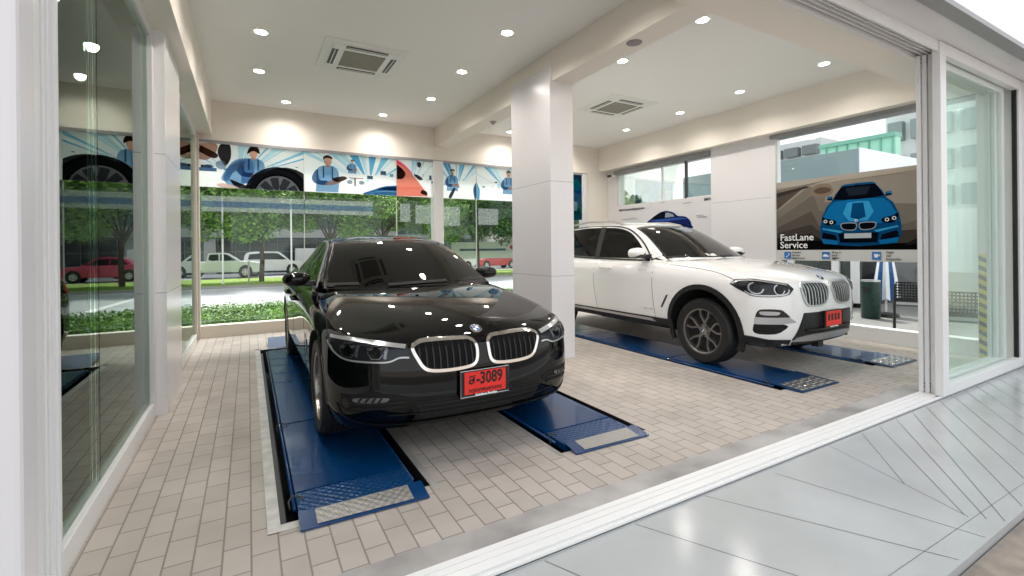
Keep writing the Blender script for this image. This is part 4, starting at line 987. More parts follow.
# parked cars: profiles with tumblehome
M['dark_pane'] = mat('dark_pane', (40, 46, 50), .3, spec=.2)
def street_car(name, loc, lower, cab, wheels, wr, paint, label, width=1.8, tumble=.16, flip=1, wins=None, rz=0):
    root = empty(name, loc, rz); root.scale = (1, 1, 1.12); f = lambda p: [(flip*q[0],)+tuple(q[1:]) for q in p]
    low = smooth_poly(f(lower), 4); b = MB(); n = len(low); rings = []
    vs = []
    for y, k in ((-width/2+.0, .965), (-width/2+.06, 1.0), (width/2-.06, 1.0), (width/2, .965)):
        cx = sum(p[0] for p in low)/n; cz = sum(p[1] for p in low)/n
        vs += [(cx+(p[0]-cx)*k, y, cz+(p[1]-cz)*(k if k < 1 else 1)) for p in low]
    fs = []
    for r in range(3): fs += [(r*n+i, r*n+(i+1) % n, (r+1)*n+(i+1) % n, (r+1)*n+i) for i in range(n)]
    fs += [tuple(range(n)), tuple(range(3*n, 4*n))[::-1]]
    b.add(vs, fs); bo = b.build('body', paint, root, sharp=50)
    for p in bo.data.polygons: p.use_smooth = True
    c = smooth_poly(f(cab), 4); b = MB(); z0 = min(p[1] for p in c); z1 = max(p[1] for p in c); n = len(c)
    vs = []
    for s_ in (-1, 1): vs += [(p[0], s_*(width/2-.04-tumble*(p[1]-z0)/(z1-z0)), p[1]) for p in c]
    b.add(vs, [tuple(range(n)), tuple(range(n, 2*n))[::-1]]+[(i, (i+1) % n, n+(i+1) % n, n+i) for i in range(n)])
    b.build('cab', [paint], root, sharp=35)
    for wdw in wins or []:
        q = f(wdw)
        for s_ in (-1, 1): b = MB(); b.add([(x, s_*(width/2-.03-tumble*(z-z0)/(z1-z0)), z) for x, z in q], [tuple(range(len(q)))]); b.build('side_window', 'dark_pane', root)
    for wx in wheels:
        for s_ in (-1, 1):
            b = MB(); yo = s_*(width/2-.10); b.m = 2; b.lathe([(0, s_*.100), (wr*1.17, s_*.100), (wr*1.17, s_*.106), (0, s_*.106)] if s_ > 0 else [(0, s_*.106), (wr*1.17, s_*.106), (wr*1.17, s_*.100), (0, s_*.100)], 24, 'y', (flip*wx, yo, wr+.02)); b.m = 0; b.lathe([(0, -.11), (wr*.95, -.11), (wr, -.07), (wr, .07), (wr*.95, .11), (0, .11)], 24, 'y', (flip*wx, yo, wr)); b.m = 1
            b.lathe([(wr*.62, .0), (wr*.62, .115*1), (0, .118)] if s_ > 0 else [(0, -.118), (wr*.62, -.115), (wr*.62, 0)], 20, 'y', (flip*wx, yo, wr)); b.m = 2
            for k in range(5): a = 2*PI*k/5; b.lathe([(wr*.12, s_*.119), (wr*.12, s_*.121)], 8, 'y', (flip*wx+wr*.4*math.cos(a), yo, wr+wr*.4*math.sin(a)))
            b.build('wheel', ['tyre', 'satin', 'black'], root)
    b = MB()
    for s_ in (-1, 1):
        xe = max(p[0] for p in lower); b.box(flip*(xe-.30), flip*(xe-.08), s_*(width/2-.02), s_*(width/2-.35), .72, .86)
    b.build('headlight', 'lamp_glow', root)
    tag(root, label, 'car', 'cars parked across the street'); return root
M['silver'] = mat('silver_paint', (222, 224, 232), .4, 0, .2); M['pwhite'] = mat('street_white_paint', (238, 240, 240), .3, 0, .6); M['pink'] = mat('pink_paint', (214, 60, 110), .3, 0, .6); M['dgrey'] = mat('dark_grey_paint', (54, 58, 66), .3, .2, .6); M['green'] = mat('green_paint', (90, 190, 90), .3, 0, .6); M['redp'] = mat('red_paint', (196, 60, 60), .3, 0, .6)
GG = GZ+.17
pick_low = [(-2.65, .55, 1), (-2.65, 1.06, 1), (-.85, 1.08, 1), (1.0, 1.10), (1.5, 1.08), (2.3, 1.00), (2.55, .88), (2.62, .55), (2.5, .36, 1), (-2.5, .42, 1)]
pick_cab = [(-.90, 1.04, 1), (-.80, 1.58, 1), (-.66, 1.64), (.0, 1.66), (.36, 1.62), (.62, 1.50), (1.30, 1.05, 1)]
street_car('pickup_truck', (-1.75, 40.6, GG), pick_low, pick_cab, (-1.62, 1.55), .38, 'silver', 'silver pickup truck parked across the street at the left', 1.85, .16, 1, [[(-.76, 1.22), (-.70, 1.50), (-.60, 1.54), (-.15, 1.56), (-.12, 1.16), (-.55, 1.14)], [(-.04, 1.14), (-.04, 1.56), (.34, 1.54), (.50, 1.46), (.96, 1.14)]])
sl = [(-2.2, .5, 1), (-2.25, .95), (-1.9, 1.12), (0, 1.12), (1.2, 1.05), (2.0, .92), (2.25, .75), (2.25, .45), (2.1, .32, 1), (-2.1, .34, 1)]
suvc = [(-2.1, 1.05, 1), (-1.95, 1.55), (-1.4, 1.70), (.1, 1.70), (.5, 1.62), (1.2, 1.05, 1)]; suvw = [[(-1.8, 1.15), (-1.7, 1.52), (-.8, 1.60), (-.75, 1.15)], [(-.68, 1.15), (-.68, 1.6), (.1, 1.6), (.35, 1.55), (.95, 1.12)]]
sed_l = [(-2.3, .45, 1), (-2.35, .85), (-1.9, 1.0), (0, 1.0), (1.2, .95), (2.0, .82), (2.3, .65), (2.3, .42), (2.1, .28, 1), (-2.1, .30, 1)]
sedc = [(-1.7, .95, 1), (-1.1, 1.36), (-.4, 1.45), (.2, 1.42), (1.1, .93, 1)]; sedw = [[(-1.4, 1.0), (-1.0, 1.30), (-.45, 1.37), (-.42, 1.0)], [(-.36, 1.0), (-.36, 1.38), (.2, 1.35), (.85, 1.0)]]
street_car('street_suv', (1.75, 42.9, GG), sl, suvc, (-1.35, 1.35), .37, 'pwhite', 'white SUV parked just behind the silver pickup', 1.85, .2, 1, suvw)
street_car('street_sedan', (11.9, 41.2, GG), sed_l, sedc, (-1.4, 1.4), .33, 'dgrey', 'dark grey sedan parked across the street behind the black sedan', 1.8, .25, -1, sedw)
street_car('street_sedan', (7.0, 40.6, GG), sed_l, sedc, (-1.4, 1.4), .33, 'pink', 'bright pink sedan parked across the street', 1.8, .25, 1, sedw)
street_car('street_sedan', (21.5, 41.5, GG), sed_l, sedc, (-1.4, 1.4), .33, 'redp', 'red sedan parked in front of the banner', 1.8, .25, -1, sedw)
street_car('street_sedan', (16.7, 41.5, GG), sed_l, sedc, (-1.4, 1.4), .33, 'pwhite', 'white sedan in front of the banner, left of the red sedan', 1.8, .25, -1, sedw)
street_car('street_sedan', (26.3, 40.6, GG), sed_l, sedc, (-1.4, 1.4), .33, 'green', 'green sedan beside the white column, far across the street', 1.8, .25, -1, sedw)
lr = empty('box_lorry', (5.0, 45.4, GG)); lr.scale = (.72, .72, .72); b = MB(); b.box(-1.9, 2.2, -1.1, 1.1, .9, 3.0); b.build('cargo_box', mat('lorry_box', (226, 228, 228), .5), lr, .03)
b = MB(); b.prism([(2.3, .6), (3.7, .6), (3.75, 1.4), (3.4, 2.2), (2.3, 2.25)], -1.0, 1.0, 'y'); b.build('cab', 'pwhite', lr, .05)
for x in (-1.2, 3.0):
    for y in (-.95, .95): b = MB(); b.lathe([(0, -.13), (.42, -.13), (.42, .13), (0, .13)], 20, 'y', (x, y, .42)); b.build('wheel', 'tyre', lr)
tag(lr, 'small white box lorry parked beside the tree across the street', 'lorry', 'cars parked across the street')
# ------------------------------------------------------------------ yard at the right
yz = -.10
sbox('yard_floor', mat('yard_concrete', (122, 122, 118), .6, var=(1.5, .08)), (7.64, 30, 1.9, 12.0, yz-.2, yz))
nb = empty('annex_building', (0, 0, 0))
b = MB(); b.box(12.0, 16, 5.32, 10.2, 2.3, 3.50); b.build('grey_wall', mat('annex_grey', (128, 148, 152), .5), nb)
b = MB(); b.box(12.02, 16.5, 5.30, 5.34, 2.3, 3.52); b.build('white_end_wall', mat('annex_white', (232, 238, 246), .5), nb)
b = MB()
for y in (5.32, 5.72, 6.75, 7.9, 9.2): b.box(11.95, 12.1, y, y+.16, yz, 2.3)
b.box(11.95, 12.1, 5.32, 10.2, 2.2, 2.36); b.box(11.95, 12.1, 5.32, 10.2, yz, yz+.1)
b.build('door_frames', 'alu', nb)
b = MB(); b.box(12.02, 12.06, 5.3, 10.2, yz, 2.3); b.build('shop_glass', mat('annex_glass', (26, 44, 44), .08), nb)
b = MB(); b.box(13.0, 16, 5.4, 10.2, yz, 2.3); b.build('interior_block', 'dgrey', nb)
tag(nb, 'low grey and white annex with dark glass doors outside the right windows', 'building')
mb_ = empty('mint_building', (0, 0, 0)); b = MB(); b.box(16.5, 16.8, 6.35, 8.4, yz, 4.60); b.m = 1
for k in range(7): b.box(16.44, 16.5, 6.4+k*.30, 6.43+k*.30, 3.0, 4.5)
b.box(16.4, 16.85, 6.33, 8.42, 4.5, 4.62); b.build('mint_cladding', [mat('mint', (168, 224, 202), .5), mat('mint_rib', (120, 180, 160), .5)], mb_)
tag(mb_, 'mint green building with ribbed upper wall beyond the annex', 'building')
gb = empty('balcony_building', (0, 0, 0)); b = MB(); b.box(22, 26, 11.2, 14.4, GZ, 6.1); b.build('wall', mat('flats_grey', (200, 204, 206), .7), gb)
b = MB()
for j in range(7):
    for i in range(4): b.box(21.7, 22.02, 11.25+i*.8, 11.85+i*.8, 1.2+j*.7, 1.6+j*.7)
b.build('balcony_slab', mat('flats_dark', (110, 116, 120), .7), gb); tag(gb, 'grey flats with stacked balconies above the grey annex wall', 'building')
tb = empty('tower_block', (0, 0, 0)); b = MB(); b.box(34, 52, 9.0, 13.6, GZ, 16.0); b.build('wall', mat('tower_white', (214, 222, 220), .7), tb)
b = MB()
for j in range(7):
    for i in range(4): b.box(33.5, 34.05, 9.3+i*1.1, 10.0+i*1.1, 1.5+j*2.0, 2.6+j*2.0)
b.build('balcony', mat('tower_grey', (132, 148, 148), .7), tb)  # balconies in a darker grey-green than the wall
b = MB(); b.prism([(9.0-.6, 16), (13.8, 16), (11.2, 17.6)], 33.6, 52, 'x'); b.build('roof', mat('tower_roof', (140, 156, 150), .7), tb)
tag(tb, 'tall pale tower block with balconies seen through the right glass', 'building')
wl2 = MB(); wl2.box(15.5, 15.7, 2.0, 5.2, yz, 2.2); tag(wl2.build('yard_wall', mat('yard_white', (236, 238, 236), .6)), 'plain white yard wall behind the chairs outside', 'wall')
# bin, parasol, chairs
r = empty('waste_bin', (10.45, 4.45, yz)); b = MB(); b.lathe([(0, 0), (.14, 0), (.155, .02), (.155, .70), (.14, .71), (0, .71)], 32); b.build('bin_body', mat('bin_green', (8, 50, 44), .35), r)
b = MB(); b.lathe([(.157, .0), (.157, .03), (.12, .035), (0, .04)], 32, 'z', (0, 0, .71)); b.build('bin_rim', 'satin', r); b = MB(); b.box(-.16, -.15, -.06, .06, .50, .62); b.build('bin_opening', 'black', r)
tag(r, 'tall green cylindrical waste bin outside by the glass doors', 'waste bin')
r = empty('folded_parasol', (10.95, 4.40, yz)); b = MB(); b.tube([(0, 0, 0), (0, 0, 2.3)], .02, 8); b.build('pole', 'alu', r); b = MB(); vs = []; fs = []; n = 16
for i, (z, rr) in enumerate(((2.0, .02), (1.6, .05), (1.2, .09), (.75, .14), (.32, .17))):
    for k in range(n): a = 2*PI*k/n; q = rr*(1+.28*(k % 2)); vs.append((q*math.cos(a), q*math.sin(a), z+(.06*(k % 2) if i == 4 else 0)))
for i in range(4):
    for k in range(n): b.m = (k//2) % 2; b.add([vs[i*n+k], vs[i*n+(k+1) % n], vs[(i+1)*n+(k+1) % n], vs[(i+1)*n+k]], [(0, 1, 2, 3)], True)
b.build('canopy', [mat('parasol_white', (228, 234, 240), .7), mat('parasol_blue', (30, 84, 140), .7)], r)
b = MB(); b.lathe([(0, 0), (.22, 0), (.20, .06), (.03, .09), (0, .09)], 24); b.build('base', 'black', r)
tag(r, 'folded blue and white parasol standing behind the green bin', 'parasol')
def chair(loc, rz, label):
    r = empty('visitor_chair', loc, rz); w = .24
    b = MB(); b.prism([(-.24, -.22), (.24, -.22), (.22, .20), (-.22, .20)], .43, .455, 'z'); b.build('seat', mat('seat_grey', (70, 72, 74), .6), r, .01)
    b = MB(); cols, rows = 13, 7; x0, x1, z0, z1 = -.235, .235, .50, .82     # perforated back: strips around square holes
    xs = [x0+(x1-x0)*i/(cols*2+1) for i in range(cols*2+2)]; zs = [z0+(z1-z0)*i/(rows*2+1) for i in range(rows*2+2)]
    yy = lambda x, z: .20+.10*(z-.45)-.25*x*x
    for i in range(len(xs)-1):
        for j in range(len(zs)-1):
            if i % 2 and j % 2 and j > 2: continue
            p = [(xs[i], zs[j]), (xs[i+1], zs[j]), (xs[i+1], zs[j+1]), (xs[i], zs[j+1])]
            b.add([(x, yy(x, z)+o, z) for o in (0, .012) for x, z in p], [(0, 1, 2, 3), (7, 6, 5, 4), (0, 4, 5, 1), (1, 5, 6, 2), (2, 6, 7, 3), (3, 7, 4, 0)])
    b.build('backrest', 'black', r)
    for s_ in (-1, 1):
        b = MB(); b.tube([(s_*.25, -.24, 0), (s_*.245, -.20, .44)], .018, 8); b.build('leg', 'black', r)
        b = MB(); b.tube([(s_*.25, .26, 0), (s_*.245, .17, .44), (s_*.24, .225, .78)], .018, 8); b.build('leg', 'black', r)
        b = MB(); b.tube([(s_*.245, -.20, .44), (s_*.245, .18, .44)], .012, 8); b.build('seat_rail', 'black', r)
    tag(r, label, 'chair', 'black visitor chairs in the yard'); return r
chair((9.36, 3.38, yz), rad(112), 'black chair with perforated back outside, left of the stacked door stiles')
chair((7.97, 2.335, yz), rad(112), 'black chair with perforated back seen through the fixed glass pane')
SEDAN = dict(
 plan=[(0, .038), (.29, .05), (.54, .092), (.76, .195), (.895, .385), (.925, .60), (.936, .86), (.934, 1.15), (.934, 1.45), (.934, 1.95), (.934, 2.6), (.934, 3.2), (.934, 3.82), (.925, 4.25), (.885, 4.64), (.76, 4.84), (.53, 4.92), (.28, 4.945), (0, 4.95)],
 prof={0: [(-.07, .17), (-.01, .235), (.005, .40), (0, .52), (-.02, .64), (-.085, .715)],
       3: [(-.06, .17), (-.01, .245), (.005, .41), (0, .53), (-.02, .66), (-.09, .735)],
       4: [(-.05, .175), (-.01, .26), (.005, .42), (0, .55), (-.015, .68), (-.07, .75)],
       6: [(-.05, .20), (-.01, .30), (0, .45), (.005, .60), (-.01, .74), (-.075, .835)],
       9: [(-.07, .19), (-.02, .27), (-.015, .45), (-.012, .64), (0, .80), (-.05, .925)],
       12: [(-.06, .20), (-.01, .30), (0, .45), (.005, .64), (0, .83), (-.05, .955)],
       14: [(-.08, .24), (-.01, .34), (0, .5), (0, .68), (-.02, .88), (-.10, 1.03)],
       18: [(-.10, .25), (-.02, .35), (0, .5), (0, .68), (-.03, .88), (-.10, 1.05)]},
 hood={1: (.26, .80, .78), 2: (.56, .865, .85), 3: (.95, .92, .912), 4: (1.33, .965, .955), 5: (1.95, .95, .94), 6: (2.6, .95, .94), 7: (3.2, .96, .95), 8: (3.82, .99, .98), 9: (4.2, 1.08, 1.06)},
 crease={0: .5, 4: .25, 5: .15}, hoodcrease=.35, c3=.80,
 house=[((0, 1.30, .95), (.45, 1.35, .945), (.78, 1.53, .95), (.83, 1.58, .88)),
        ((0, 1.72, 1.18), (.43, 1.77, 1.175), (.69, 1.93, 1.165), (.87, 1.95, .88)),
        ((0, 2.13, 1.375), (.38, 2.17, 1.37), (.605, 2.33, 1.365), (.885, 2.33, .88)),
        ((0, 2.6, 1.455), (.36, 2.62, 1.448), (.575, 2.75, 1.405), (.89, 2.75, .88)),
        ((0, 3.15, 1.45), (.36, 3.16, 1.44), (.57, 3.2, 1.39), (.89, 3.2, .88)),
        ((0, 3.6, 1.40), (.36, 3.6, 1.39), (.56, 3.6, 1.34), (.885, 3.6, .88)),
        ((0, 4.0, 1.25), (.40, 3.99, 1.24), (.60, 3.95, 1.21), (.87, 3.95, .90)),
        ((0, 4.36, 1.08), (.45, 4.35, 1.07), (.66, 4.28, 1.05), (.82, 4.25, .93)),
        ((0, 4.5, 1.0), (.45, 4.48, 1.0), (.66, 4.4, .98), (.78, 4.35, .93))],
 axles=(.862, 3.837), tyre=(.338, .232, .245), arch=.362, track=.915)
SUV = dict(
 plan=[(0, .022), (.30, .034), (.56, .075), (.80, .18), (.915, .365), (.945, .58), (.952, .857), (.952, 1.15), (.945, 1.5), (.945, 2.0), (.945, 2.6), (.945, 3.2), (.952, 3.72), (.94, 4.1), (.89, 4.46), (.77, 4.64), (.53, 4.70), (.28, 4.72), (0, 4.725)],
 prof={0: [(-.11, .25), (-.03, .32), (0, .50), (0, .68), (-.015, .84), (-.09, .925)],
       3: [(-.10, .25), (-.03, .33), (0, .51), (0, .70), (-.015, .86), (-.09, .945)],
       4: [(-.07, .26), (-.02, .34), (0, .53), (0, .72), (-.015, .88), (-.07, .965)],
       6: [(-.06, .30), (-.02, .40), (0, .58), (.005, .76), (-.01, .92), (-.075, 1.03)],
       9: [(-.09, .29), (-.03, .38), (-.015, .56), (-.01, .76), (0, .96), (-.05, 1.09)],
       12: [(-.06, .30), (-.02, .40), (0, .56), (.005, .78), (0, .98), (-.05, 1.12)],
       14: [(-.08, .30), (-.02, .42), (0, .6), (0, .80), (-.02, 1.0), (-.08, 1.15)],
       18: [(-.08, .30), (-.02, .42), (0, .6), (0, .80), (-.02, 1.0), (-.08, 1.15)]},
 hood={1: (.24, 1.005, .985), 2: (.54, 1.065, 1.05), 3: (.92, 1.105, 1.095), 4: (1.28, 1.135, 1.12), 5: (2.0, 1.10, 1.09), 6: (2.6, 1.1, 1.09), 7: (3.2, 1.1, 1.09), 8: (3.72, 1.1, 1.09), 9: (4.1, 1.12, 1.1)},
 crease={0: .5, 4: .25, 5: .15}, hoodcrease=.35, c3=.80,
 house=[((0, 1.25, 1.10), (.44, 1.30, 1.10), (.78, 1.50, 1.11), (.84, 1.56, 1.03)),
        ((0, 1.66, 1.36), (.41, 1.71, 1.355), (.69, 1.87, 1.345), (.88, 1.92, 1.03)),
        ((0, 2.02, 1.565), (.37, 2.06, 1.56), (.61, 2.21, 1.55), (.895, 2.25, 1.03)),
        ((0, 2.5, 1.655), (.36, 2.52, 1.65), (.60, 2.65, 1.61), (.895, 2.65, 1.03)),
        ((0, 3.1, 1.67), (.36, 3.1, 1.665), (.60, 3.15, 1.615), (.895, 3.15, 1.03)),
        ((0, 3.8, 1.64), (.36, 3.78, 1.63), (.60, 3.70, 1.58), (.89, 3.7, 1.03)),
        ((0, 4.30, 1.57), (.40, 4.26, 1.56), (.61, 4.10, 1.52), (.87, 4.08, 1.05)),
        ((0, 4.58, 1.22), (.45, 4.54, 1.22), (.68, 4.40, 1.22), (.84, 4.32, 1.08)),
        ((0, 4.62, 1.05), (.45, 4.60, 1.05), (.68, 4.5, 1.05), (.82, 4.4, 1.0))],
 axles=(.885, 3.735), tyre=(.362, .245, .245), arch=.430, track=.925)
def car_shell(sp, lvl=3, cut=True):
    low = subsurf_mesh(body_cage(sp), lvl)
    up = subsurf_mesh(house_cage(sp['house']), lvl)
    tl, tu = bvh_of(low), bvh_of(up)
    low.materials.append(M['black']); low.materials.append(M['black_matte'])
    if cut:
        R = sp['arch']; zc = sp['tyre'][0]; cs = []
        for y in sp['axles']:
            for s_ in (-1, 1): cs.append(cyl_cutter(s_*.60, s_*1.2, y, zc+.012, R))
        low = boolean_cut(low, cs, 1)
    return low, up, tl, tu
FR, LS, TP = (0, 1, 0), (1, 0, 0), (0, 0, -1)
def mx(p): return [(-q[0],)+tuple(q[1:]) for q in p]
def sides(fn):
    for s_ in (-1, 1): fn(s_)
def on(sk, pts):
    """gives outline points (x, 0, z) their real depth on the nose"""
    out = []
    for p in pts:
        h = sk.hit(Vector((p[0], 0, p[2])), Vector(FR)) if p[1] == 0 else None
        out.append(((p[0], h[0].y, p[2]) if h else tuple(p[:3]))+tuple(p[3:]))
    return out
def S(p, s_):
    """outline given for the car's x < 0 side; s_ = -1 keeps it, 1 mirrors it"""
    return p if s_ < 0 else mx(p)
def D(d, s_): return d if s_ < 0 else (-d[0], d[1], d[2])
def make_shell(root, sp, paint, gapm, lines):
    low, up, tl, tu = car_shell(sp)
    sk = Skin([tl, tu]); slow = Skin([tl]); sup = Skin([tu])
    me = bpy.data.meshes.new('body'); bm = bmesh.new(); bm.from_mesh(low)
    n0 = len(bm.faces); bm.from_mesh(up)
    bm.faces.ensure_lookup_table()
    for f in bm.faces: f.smooth = True
    g = MB()
    for pts, d in lines:
        for s_ in (-1, 1): slow.ribbon(g, S(pts, s_), D(d, s_), .007, .0012, 4)
    gm = bpy.data.meshes.new('g'); gm.from_pydata(g.v, [], g.f)
    n1 = len(bm.faces); bm.from_mesh(gm); bm.faces.ensure_lookup_table()
    for f in bm.faces[n1:]: f.material_index = 2
    for e in bm.edges:
        if len(e.link_faces) == 2 and (e.link_faces[0].material_index != e.link_faces[1].material_index): e.smooth = False
    bm.to_mesh(me); bm.free()
    for m in (paint, 'black_matte', gapm): me.materials.append(M[m])
    obj_from('body', me, root)
    return sk, slow, sup
def kidney(sk, root, pts, s_, slat, n, ringw=.026, ringh=.03, slw=.012, slh=.016, ring='chrome'):
    b = MB(); P = S(pts, s_)
    sk.patch(b, P, FR, .004, .02, .03, 4); b.m = 1
    xs = [p[0] for p in smooth_poly([(q[0], q[2]) for q in P], 4)]; poly = smooth_poly([(q[0], q[2]) for q in P], 4)
    x0, x1 = min(xs), max(xs)
    for k in range(n):
        x = x0+(x1-x0)*(k+.9)/(n+.8); zs = []
        for i in range(len(poly)):
            a, c = poly[i], poly[(i+1) % len(poly)]
            if (a[0]-x)*(c[0]-x) < 0: zs.append(a[1]+(c[1]-a[1])*(x-a[0])/(c[0]-a[0]))
        if len(zs) < 2: continue
        z0, z1 = min(zs)+.008, max(zs)-.008
        sk.ribbon(b, [(x, 0, z0+(z1-z0)*t/5) for t in range(6)], FR, slw, slh, 1)
    b.m = 2; sk.ribbon(b, P, FR, ringw, ringh, 4, closed=True)
    b.build('grille', ['grille_black', slat, ring], root)
def licence_plate(root, O, w, h, front, text, line2, line3, frame='satin'):
    """O centre; faces -y"""
    b = MB(); x, y, z = O
    b.box(x-w/2-.014, x+w/2+.014, y, y+.02, z-h/2-.018, z+h/2+.010)
    fr = b.build('plate_frame', ['black'], None, .003)
    b = MB(); b.tube([(x-w/2-.012, y-.002, z-h/2-.014), (x+w/2+.012, y-.002, z-h/2-.014), (x+w/2+.012, y-.002, z+h/2+.008), (x-w/2-.012, y-.002, z+h/2+.008), (x-w/2-.012, y-.002, z-h/2-.014)], .0028, 6)
    b.m = 1; b.box(x-w/2+.012, x+w/2-.012, y-.005, y-.001, z-h/2+.002, z+h/2)
    b.m = 2
    if text:
        put_text(b, text[0], .088, (x-w*.30, y-.006, z+h*.16), (1, 0, 0), (0, 0, 1), (0, -1, 0), bold=.0022)
        put_text(b, text[1:], .105, (x+w*.09, y-.006, z+h*.16), (1, 0, 0), (0, 0, 1), (0, -1, 0), xs=.78, bold=.003)
    put_text(b, line2, .036, (x, y-.006, z-h*.33), (1, 0, 0), (0, 0, 1), (0, -1, 0), bold=.0008)
    b.m = 3; put_text(b, line3, .021, (x+.005, y-.0035, z-h/2-.008), (1, 0, 0), (0, 0, 1), (0, -1, 0), bold=.0012)
    p = b.build('licence_plate', [frame, 'plate_red', 'plate_dark', 'roundel_white'], root); fr.parent = p
    return p
def mirror_part(root, s_, c, paint, k=1.0, cap='black'):
    """door mirror: rounded housing on a short arm, glass facing back"""
    x, y, z = c; bm = bmesh.new()
    prof = [(-.115, .0), (-.10, .055), (-.02, .07), (.08, .055), (.115, .01), (.10, -.05), (0, -.065), (-.09, -.05)]
    rings = []
    for dy, sc in ((-.085, .25), (-.07, .62), (-.035, .9), (.01, 1.0), (.05, .98), (.062, .92)):
        rings.append([bm.verts.new((x+s_*(px*sc*k+(.0 if dy > -.03 else .01)), y+dy*k, z+pz*sc*k)) for px, pz in prof])
    for a, b_ in zip(rings, rings[1:]):
        for i in range(8):
            f = bm.faces.new((a[i], a[(i+1) % 8], b_[(i+1) % 8], b_[i]))
            if cap != paint and (prof[i][1] <= 0 and prof[(i+1) % 8][1] <= 0.011 and i >= 4): f.material_index = 1
    bm.faces.new(rings[0]); g = bm.faces.new(rings[-1]); g.material_index = 2
    bmesh.ops.recalc_face_normals(bm, faces=bm.faces)
    me = subsurf_mesh(bm, 2, 'mirror')
    for m in (paint, cap, 'car_glass'): me.materials.append(M[m])
    o = obj_from('door_mirror', me, root)
    b = MB(); b.prism([(x-s_*.05*k, z-.05*k), (x-s_*.20*k, z-.085*k), (x-s_*.22*k, z-.06*k), (x-s_*.22*k, z-.01), (x-s_*.07*k, z-.02*k)], y-.03*k, y+.03*k, 'y')
    b.build('mirror_arm', 'black', o, .008)
    return o
